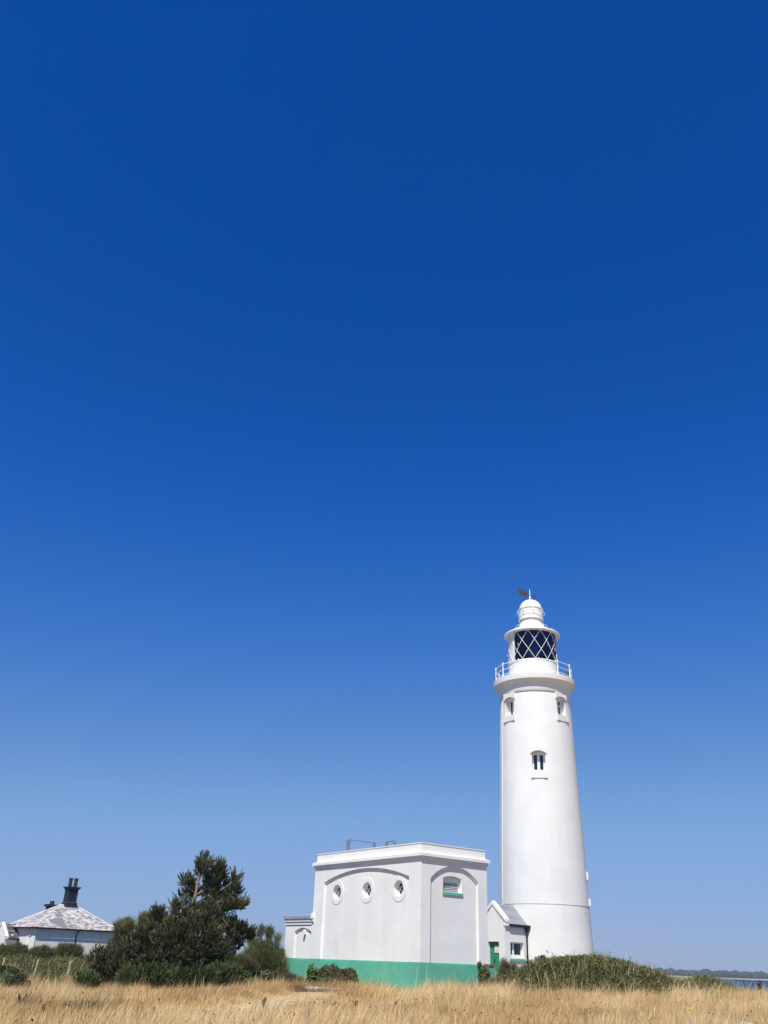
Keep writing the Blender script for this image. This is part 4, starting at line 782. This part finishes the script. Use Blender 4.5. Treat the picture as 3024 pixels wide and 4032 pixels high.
shrub("twiggy_plant", "dark-leaved twiggy plants against the tower foot beside the downpipe", 2120, 51.5, [lb(2090, 3790, 18, 12, 51.5), lb(2120, 3780, 24, 16, 51.5), lb(2150, 3782, 20, 14, 51.5), lb(2135, 3768, 14, 8, 51.5)], 'leaf', 'bush_brown', 620, size=0.05, shell=0.1, cat="plant", stems=16)
shrub("dead_shrub", "dry twiggy growth at the foot of the porch wall", 1990, 50.5, [lb(1985, 3815, 14, 26, 50.5), lb(2010, 3822, 24, 14, 50.5), lb(1978, 3840, 12, 20, 50.2)], 'spray', 'bush_brown', 620, length=0.28, wid=0.006, spread=0.7)

# ------------------------------------------------------------------ ground cover
# sandy path: a strip draped 8 mm above the ground
f = MB(); vs = []; sub = []
for i in range(len(PATH) - 1):
    for t in np.linspace(0, 1, 9)[:-1]: sub.append((PATH[i].lerp(PATH[i + 1], t), PW[i] + (PW[i + 1] - PW[i]) * t))
sub.append((PATH[-1], PW[-1])); ncr = 7
for i, (p, wd_) in enumerate(sub):
    a = sub[max(0, i - 1)][0]; c = sub[min(len(sub) - 1, i + 1)][0]; t = (c - a); t.z = 0; t.normalize(); s_ = Vector((-t.y, t.x, 0))
    for j in range(ncr):
        q = p + s_ * (wd_ * 1.25 * (2 * j / (ncr - 1) - 1) * (0.85 + 0.3 * float(vnoise(p.x, p.y + j, 0.7)))); vs.append((q.x, q.y, float(ground_h(q.x, q.y)) + 0.035 - 0.03 * abs(2 * j / (ncr - 1) - 1)))
f.add(vs, [(i * ncr + j, i * ncr + j + 1, (i + 1) * ncr + j + 1, (i + 1) * ncr + j) for i in range(len(sub) - 1) for j in range(ncr - 1)])
M['sand'] = mat('sandy_path', (0.60, 0.45, 0.25), 0.95, 0.45, 5, 0.8, 14)
tag(f.build("path", M['sand'], smooth=60), kind='structure')
BX = Matrix.Rotation(-ROT, 4, 'Z') @ Matrix.Translation(-Vector(BC))
def inside_building(x, y):
    c_, s_ = math.cos(-ROT), math.sin(-ROT); dx, dy = x - BC[0], y - BC[1]; lx = dx * c_ - dy * s_; ly = dx * s_ + dy * c_
    a = (lx > -0.05) & (lx < VX + 0.05) & (ly > -0.05) & (ly < 12.1)
    dx, dy = x - 7.2153, y - 56.3418; lx = dx * c_ - dy * s_; ly = dx * s_ + dy * c_
    a |= (lx > -0.05) & (lx < 3) & (np.abs(ly) < 1.0)
    a |= np.hypot(x - 10.78, y - 59.02) < 2.95
    c_, s_ = math.cos(-R(44)), math.sin(-R(44)); dx, dy = x + 26.85, y - 78.5; lx = dx * c_ - dy * s_; ly = dx * s_ + dy * c_
    return a | ((lx > -1) & (lx < 7.6) & (ly > 0.2) & (ly < 10))
def green_amount(x, y):
    """0 dry straw field, 1 green scrub: on the mounds and the far bank."""
    g = sst(0.16, 0.42, mound_h(x, y) + 0.10 * (vnoise(x, y, 1.5) - 0.5))
    g = np.maximum(g, sst(43.5, 47, y + 4 * (vnoise(x, y, 3) - 0.5)) * sst(-9, -13, x) * (1 - 0.6 * sst(0.70, 0.85, vnoise(x + 63, y * 0.6 + 11, 2.2)) * sst(60, 54, y)))
    g = np.maximum(g, sst(47.5, 52, y) * sst(-1.5, -4, x) * sst(-14, -9, x))
    g = np.maximum(g, sst(60, 66, y))
    return np.clip(g, 0, 1)
_v = np.empty(len(ground_o.data.vertices) * 3, dtype=np.float32); ground_o.data.vertices.foreach_get('co', _v); _v = _v.reshape(-1, 3)
ground_o.data.attributes.new('veg', 'FLOAT', 'POINT').data.foreach_set('value', green_amount(_v[:, 0], _v[:, 1]).astype(np.float32))
def blades(x, y, h, wid, lean, tint, curve=0.35):
    n = len(x); z = ground_h(x, y) - 0.02; th = rng.random(n) * 6.2832; ph = rng.random(n) * 6.2832
    ld = np.stack([np.cos(ph) * lean + 0.10, np.sin(ph) * lean, np.zeros(n)], -1)
    b0 = np.stack([x, y, z], -1); sd = np.stack([np.cos(th), np.sin(th), np.zeros(n)], -1) * wid[:, None]
    up = np.array([0, 0, 1.0]); mid = b0 + (up * 0.6 + ld * 0.45) * h[:, None]; tip = b0 + (up + ld * (1 + curve)) * h[:, None]
    V = np.stack([b0 - sd, b0 + sd, mid + sd * 0.75, mid - sd * 0.75, tip], 1).reshape(-1, 3)
    base = np.arange(n)[:, None] * 5
    F = np.concatenate([base + np.array([[0, 1, 2]]), base + np.array([[0, 2, 3]]), base + np.array([[3, 2, 4]])], 1).reshape(-1, 3)
    return V, F, np.repeat(tint, 5)
def field_points(n, azr, dr):
    az = np.radians(azr[0] + (azr[1] - azr[0]) * rng.random(n)); d = np.sqrt(dr[0] ** 2 + (dr[1] ** 2 - dr[0] ** 2) * rng.random(n)); return d * np.sin(az), d * np.cos(az)
xs, ys = [], []
for n, azr, dr in ((430000, (-26, 27), (19, 47)), (42000, (-50, 50), (8, 19)), (16000, (-50, -26), (19, 47)), (16000, (27, 50), (19, 47)), (60000, (-4, 27), (47, 72)), (45000, (-26, -9), (47, 64))):
    a, c = field_points(n, azr, dr); xs.append(a); ys.append(c)
x = np.concatenate(xs); y = np.concatenate(ys)
ga = green_amount(x, y); pd = path_dist(x, y); _rk = P(2940, 4040, 28.5); _rg = P(2706, 3990, 36.0)
clear = (np.hypot(x - _rk.x * 0.96, y - _rk.y * 0.96) < 1.1) & (rng.random(len(x)) < 0.8) | (np.hypot(x - _rg.x * 0.98, y - _rg.y * 0.98) < 0.5) & (rng.random(len(x)) < 0.6)
ok = ~clear & (rng.random(len(x)) > ga * 0.982) & ((pd > rng.random(len(x)) * 0.5 - 0.2) | (rng.random(len(x)) < 0.30)) & ~inside_building(x, y)
x, y, pd = x[ok], y[ok], pd[ok]; n = len(x)
n1 = vnoise(x, y, 5.0); n2 = vnoise(x, y, 1.6); n3 = vnoise(x, y, 0.5)
h = (0.24 + 0.32 * rng.random(n)) * (0.65 + 0.45 * n1 + 0.25 * n2) * np.clip(0.18 + np.maximum(pd, 0) * np.where(path_dist(x, y + 3.0) < pd, 0.17, 0.8), 0.16, 1)
tuft = sst(0.55, 0.85, vnoise(x + 7, y + 3, 0.8)); h *= 0.85 + 0.45 * tuft; tall = rng.random(n) < 0.035; h[tall] *= 1.55
h *= 1 + 0.25 * sst(41, 44, y)
wid = 0.004 + 0.006 * rng.random(n)
tint = np.clip(0.52 + 0.6 * (n1 - 0.5) + 0.6 * (n2 - 0.5) + 0.35 * (n3 - 0.5) + rng.normal(0, 0.2, n) - 0.30 * sst(0.50, 0.75, vnoise(x + 31, y, 3.0)) * sst(-10, -6, x) * sst(2, -2, x) * sst(33, 37, y), 0, 1)
greenish = vnoise(x + 40, y, 3.2) + 0.35 * vnoise(x, y + 90, 0.9) + 0.22 * sst(-9, -14, x) * sst(32, 26, y)
gm = (greenish > 0.98) & (rng.random(n) < 0.7)
V, F, t = blades(x[~gm], y[~gm], h[~gm], wid[~gm], 0.08 + 0.30 * rng.random((~gm).sum()), tint[~gm])
tag(link("dry_grass", fast_mesh("dry_grass", V, F, t), M['grass']), "tall straw-coloured dry grass covering the field", "grass", kind='stuff')
V, F, t = blades(x[gm], y[gm], h[gm] * 0.8, wid[gm], 0.25 + 0.25 * rng.random(gm.sum()), tint[gm])
tag(link("green_grass", fast_mesh("green_grass", V, F, t), M['grass_green']), "patches of half-green grass within the dry field", "grass", kind='stuff')
# seed heads: small brown specks on stalks
k = rng.choice(n, 2600, replace=False); p = np.stack([x[k], y[k], ground_h(x[k], y[k]) + h[k] * (0.9 + 0.2 * rng.random(2600))], -1)
s = (0.012 + 0.02 * rng.random(2600))[:, None]; a = unit(rng.normal(size=(2600, 3))); c = unit(np.cross(a, rng.normal(size=(2600, 3))))
V = np.stack([p - a * s, p + c * s, p + a * s, p - c * s], 1).reshape(-1, 3)
tag(link("seed_heads", fast_mesh("seed_heads", V, np.arange(len(V)).reshape(-1, 4), np.repeat(rng.random(2600), 4)), M['dock']), "tiny brown seed heads scattered through the dry grass", "seed heads", kind='stuff')
# green scrub on the mounds and the far bank
xs, ys = [], []
for n, azr, dr in ((140000, (4, 24), (38, 66)), (100000, (-26, -7), (43, 90)), (30000, (-8, 1), (45, 60)), (26000, (22, 50), (40, 75)), (18000, (-50, -26), (46, 85))):
    a, c = field_points(n, azr, dr); xs.append(a); ys.append(c)
x = np.concatenate(xs); y = np.concatenate(ys); ga = green_amount(x, y); ok = (rng.random(len(x)) < ga) & ~inside_building(x, y); x, y = x[ok], y[ok]; n = len(x)
n1 = vnoise(x, y, 3.0); n2 = vnoise(x, y, 0.9)
hgt = (0.06 + 0.20 * rng.random(n)) * (0.5 + 1.0 * n2); wisp = rng.random(n) < 0.03; hgt[wisp] *= 2.2
tint = np.clip(0.40 + 0.6 * (n1 - 0.5) + 0.8 * (n2 - 0.5) + rng.normal(0, 0.15, n), 0, 1); tint[wisp] = 1.0
V1, F1, t1 = blades(x, y, hgt, 0.010 + 0.012 * rng.random(n), 0.5 + 0.6 * rng.random(n), tint)
tag(link("green_scrub", fast_mesh("green_scrub", V1, F1, t1), M['scrub']), "low green scrub and bramble covering the mounds and bank", "scrub", kind='stuff')
k = rng.random(n) < 0.95; m_ = k.sum(); p = np.stack([x[k], y[k], ground_h(x[k], y[k]) + hgt[k] * rng.random(m_) * 0.9 + 0.03], -1)
nn = unit(rng.normal(size=(m_, 3)) * 0.7 + np.array([0, -0.2, 0.8])); a = unit(np.cross(nn, rng.normal(size=(m_, 3)))); c = np.cross(nn, a); s = (0.03 + 0.045 * rng.random(m_))[:, None]
V = np.stack([p - a * s, p + c * s * 0.6, p + a * s, p - c * s * 0.6], 1).reshape(-1, 3)
tag(link("bramble_leaves", fast_mesh("bramble_leaves", V, np.arange(len(V)).reshape(-1, 4), np.repeat(np.clip(tint[k] - 0.05, 0, 1), 4)), M['scrub']), "bramble and creeper leaves among the green scrub", "leaves", kind='stuff')

# ------------------------------------------------------------------ small things in the field
def ground_dist(px, py, lo=15, hi=80):
    """Distance at which that pixel's ray meets the ground."""
    for d in np.linspace(lo, hi, 400):
        q = P(px, py, d)
        if q.z <= float(ground_h(q.x, q.y)): return d
    return hi
def dock(px, top, D, label, group=None, seed=0, spread=0.10):
    r_ = np.random.default_rng(seed); o = ground_pt(px, D); q = P(px, top, D); hh = max(0.35, q.z - o.z)
    e_ = tag(empty("dead_dock", tuple(o)), label, "weed", group); mb = MB()
    for s_ in range(4):
        a = r_.random() * 6.28; lx, ly = math.cos(a) * spread * (0.4 + 0.6 * r_.random()), math.sin(a) * spread; hs_ = hh * (0.65 + 0.35 * r_.random() if s_ else 1.0)
        pts = [Vector((0, 0, -0.03)), Vector((lx * 0.4, ly * 0.4, hs_ * 0.5)), Vector((lx, ly, hs_))]; mb.tube(pts, [0.010, 0.008, 0.004], 5)
        hd = MB(); c0_ = pts[1].lerp(pts[2], 0.15); hd.tube([c0_, pts[1].lerp(pts[2], 0.55), pts[2] + Vector((0, 0, 0.02))], [0.016, 0.022, 0.006], 6)
        for j in range(14):
            t = 0.2 + 0.75 * r_.random(); c = pts[1].lerp(pts[2], t) + Vector((r_.normal() * 0.014, r_.normal() * 0.014, 0)); hd.ball((c.x, c.y, c.z), 0.014 + 0.016 * r_.random(), 5, sz=1.6)
        hd.build("seed_head", M['dock'], e_)
    mb.build("stalk", M['dock'], e_)
G = "dead dock stalks standing in the dry grass"
dock(100, 3908, 29.5, "thick brown dead dock at the far left, tallest and widest of all", G, 1, 0.16)
dock(186, 3954, 26.5, "dark slender dead dock standing just right of the tallest dock", G, 2, 0.06)
dock(1045, 3952, 29.5, "thin dead dock stalk standing beside the sandy path", G, 3, 0.05)
dock(1238, 4000, 28.5, "clumped brown dead dock at the bottom edge, below the concrete slab", G, 4, 0.14)
dock(950, 4000, 27.5, "small dark dead dock at the bottom edge, left of the clumped one", G, 5, 0.07)
dock(2808, 4000, 36.0, "short dead dock right of the yellow-flowered plant", G, 6, 0.06)
for i, (px, D) in enumerate(((1880, 40), (1835, 41), (815, 26.5), (1405, 33), (690, 27), (330, 27), (2480, 38), (1560, 34))): dock(px, 3860 + (48 - D) * 8, D, "small dead dock stalk half hidden in the dry grass, with no other plant beside it", G, 10 + i, 0.05)
# yellow-flowered plant
o = ground_pt(2706, 36.0); e_ = tag(empty("ragwort", tuple(o)), "single yellow-flowered ragwort standing in the dry grass at right", "wildflower"); hh = P(2703, 3973, 36.0).z - o.z
mb = MB(); fl = MB()
for s_ in range(4):
    a = s_ * 1.7; q = Vector((math.cos(a) * 0.07, math.sin(a) * 0.05, hh * (1 - 0.12 * s_))); mb.tube([Vector((0, 0, -0.03)), q * 0.6, q], [0.012, 0.009, 0.005], 5)
    for j in range(8): c = q + Vector((random.gauss(0, 0.045), random.gauss(0, 0.045), random.gauss(0, 0.035))); fl.ball(c[:], 0.052, 6, sz=0.7)
mb.build("stem", M['creeper'] if False else M['twig'], e_); fl.build("flower", M['yellow'], e_)
# slab, rock
d = 45.0; o = ground_pt(1292, 43.8); o.z += 0.12; az_ = math.atan2(o.x, o.y)
f = MB(); f.box(-0.95, 0.95, -0.5, 0.5, -0.25, 0.06); sb = f.build("concrete_slab", M['concrete']); sb.location = o; sb.rotation_euler = (0.03, 0.01, -R(6)); sb.modifiers.new("b", 'BEVEL').width = 0.02
tag(sb, "flat pale concrete slab lying in the grass before the browning bushes", "slab")
bm = bmesh.new(); bmesh.ops.create_icosphere(bm, subdivisions=3, radius=0.32)
for v in bm.verts: v.co *= 1 + 0.22 * (float(vnoise(v.co.x * 3 + v.co.z * 2, v.co.y * 3, 0.5)) - 0.5); v.co.z *= 0.75
me = bpy.data.meshes.new("pale_rock"); bm.to_mesh(me); bm.free(); o = P(2940, 4040, 28.5); rk = link("pale_rock", me, M['rock'], smooth=50); rk.location = (o.x, o.y, float(ground_h(o.x, o.y)) + 0.14)
tag(rk, "pale rounded rock in the grass at the bottom right corner", "rock")
# left fence posts
for i, (px, py, lab) in enumerate(((20, 3771, "leftmost of the three leaning wooden fence posts on the bank"), (152, 3778, "middle one of the three wooden fence posts, tall and leaning"), (281, 3783, "fence post nearest the pines, short with a splintered forked top"))):
    q = P(px, py, 58.0); gz = float(ground_h(q.x, q.y)); o = Vector((q.x - 0.16, q.y, gz - 0.25)); e_ = q - o
    f = MB(); f.tube([Vector((0, 0, 0)), e_ * 0.55 + Vector((0.02, 0, 0)), e_ * 0.97, e_], [0.06, 0.058, 0.055, 0.04], 7); 
    if i == 2: f.tube([e_ * 0.88, e_ * 0.95 + Vector((0.10, 0, 0.02)), e_ * 0.96 + Vector((0.14, 0, 0.1))], [0.03, 0.025, 0.012], 5); f.tube([e_ * 0.86, e_ * 0.9 + Vector((-0.10, 0, 0.0))], [0.025, 0.012], 5)
    po_ = f.build("fence_post", M['wood_grey'], None, 40); po_.location = o; tag(po_, lab, "post", "old fence posts on the left bank")
# tarred rail fence at the right edge
D0 = 66.0; o = ground_pt(2960, D0); fe = tag(empty("rail_fence", tuple(o)), "dark tarred post-and-rail fence by the water at the right edge", "fence")
f = MB(); f.tube([P(2890, 3861, D0 - 1) - o, P(2960, 3863, D0) - o, P(3040, 3866, D0 + 1) - o, P(3400, 3880, D0 + 4) - o], 0.022, 6); f.build("rail", M['wood_dark'], fe)
for px, py, lean in ((2928, 3862, 0.05), (2937, 3880, 0.0), (2953, 3863, -0.02), (2960, 3863, 0.22), (2987, 3865, 0.0), (3018, 3866, 0.10), (3070, 3868, 0), (3120, 3870, 0), (3180, 3872, 0)):
    a = P(px, py, D0 + (px - 2960) / 80.0) - o; gz = float(ground_h(a.x + o.x, a.y + o.y)) - o.z; f = MB(); f.tube([Vector((a.x + lean, a.y, min(gz, a.z - 0.9) - 0.15)), a], [0.032, 0.028], 6); f.build("post", M['wood_dark'], fe)
o = ground_pt(2990, 60.0); lob = [lb(2990, 3882, 9, 12, 60), lb(2994, 3872, 7, 8, 60)]
shrub("seeded_weed", "brown seeded weed clump standing in front of the tarred fence", 2990, 60.0, lob, 'leaf', 'bush_brown', 260, size=0.05, shell=0.1, cat="weed", stems=5)
# dead twigs along the mound top
for i, (px, py, D, lab) in enumerate(((2562, 3800, 48, "tall bare dead stem on the mound's right shoulder"), (2580, 3806, 48.4, "branching reddish dead stem on the mound's right shoulder"), (2265, 3735, 52, "thin bare dead stem leaning against the lighthouse foot"), (2060, 3770, 50, "dead stem on the mound below the porch window"))):
    o = ground_pt(px - 6, D); q = P(px, py, D) - o; q.z = max(q.z, 0.5); f = MB(); f.tube([Vector((0, 0, -0.03)), q * 0.5 + Vector((-0.05, 0, 0)), q], [0.012, 0.009, 0.004], 5)
    for j in range(5): t = 0.45 + 0.1 * j; c = q * t; f.tube([c, c + Vector((random.uniform(-0.25, 0.25), random.uniform(-0.1, 0.1), random.uniform(0.08, 0.25)))], [0.006, 0.003], 4)
    w_ = f.build("dead_plant", M['twig']); w_.location = o; tag(w_, lab, "dead plant", "bare dead stems on the mound")

# ------------------------------------------------------------------ far bank of shingle and far wood
f = MB(); c0 = P(2672, 3846, 82.0); prof = []
for i in range(25):
    for j in range(13):
        u = (i / 24 - 0.5) * 11; v = (j / 12 - 0.5) * 13; hgt_ = 1.15 * math.exp(-(u / 1.0) ** 2 - (v / 2.5) ** 2) + 0.8 * math.exp(-((u - 1.0) / 1.2) ** 2 - (v / 3) ** 2) + 0.6 * math.exp(-((u - 2.4) / 1.6) ** 2 - (v / 3) ** 2)
        gz_ = float(ground_h(c0.x + u, c0.y + v)) - 0.3; sh = min(1.0, hgt_ / 1.35) ** 0.75; edge = max(0.0, 1 - max(abs(u) / 5.5, abs(v) / 6.5) ** 4)
        prof.append((c0.x + u, c0.y + v, gz_ + (c0.z - 0.35 - gz_ + 0.45 * float(vnoise(u * 2, v * 2, 1.3))) * sh * edge))
f.add(prof, [(i * 13 + j, i * 13 + j + 1, (i + 1) * 13 + j + 1, (i + 1) * 13 + j) for i in range(24) for j in range(12)])
M['shingle'] = mat('shingle_and_dry_turf', (0.36, 0.22, 0.10), 0.95, col2=(0.48, 0.40, 0.29), scale=0.35, lo=0.3, hi=0.42)
tag(f.build("shingle_bank", M['shingle'], smooth=60), kind='structure')
bm = bmesh.new(); bmesh.ops.create_icosphere(bm, subdivisions=2, radius=1.0); iv = np.array([v.co[:] for v in bm.verts]); ifc = np.array([[v.index for v in q.verts] for q in bm.faces]); bm.free()
nT = 1500; az = np.radians(-40 + 78 * rng.random(nT)); dd = 1845 + 260 * rng.random(nT) ** 1.5
hT = (6.5 + 4.0 * vnoise(az * 300, dd * 0, 1.0) + 2.0 * rng.random(nT)); rT = 6 + 6 * rng.random(nT)
sc = np.stack([rT, rT, hT * 0.62], -1); cT = np.stack([dd * np.sin(az), dd * np.cos(az), SEA + 1.5 + hT * 0.45], -1)
V = (iv[None] * sc[:, None] * (1 + 0.28 * (rng.random((nT, len(iv), 1)) - 0.5)) + cT[:, None]).reshape(-1, 3); F = (ifc[None] + (np.arange(nT) * len(iv))[:, None, None]).reshape(-1, 3)
tag(link("far_wood", fast_mesh("far_wood", V, F, np.repeat(rng.random(nT), len(iv))), M['wood_far']), "long dark wood along the far shore across the water", "wood", kind='stuff')
# ------------------------------------------------------------------ haze
hz = bpy.data.materials.new('sea_haze'); hz.use_nodes = True; t = hz.node_tree; t.nodes.clear(); oo = t.nodes.new('ShaderNodeOutputMaterial'); pv = t.nodes.new('ShaderNodeVolumePrincipled')
pv.inputs['Color'].default_value = (0.72, 0.82, 0.93, 1); pv.inputs['Density'].default_value = 0.00018; pv.inputs['Anisotropy'].default_value = 0.0
t.links.new(pv.outputs[0], oo.inputs['Volume'])
f = MB(); f.box(-3200, 3200, -420, 2720, -11.0, 40.0); ho = f.build("haze", hz); tag(ho, kind='stuff', label="thin blue sea haze over the water", cat="haze")
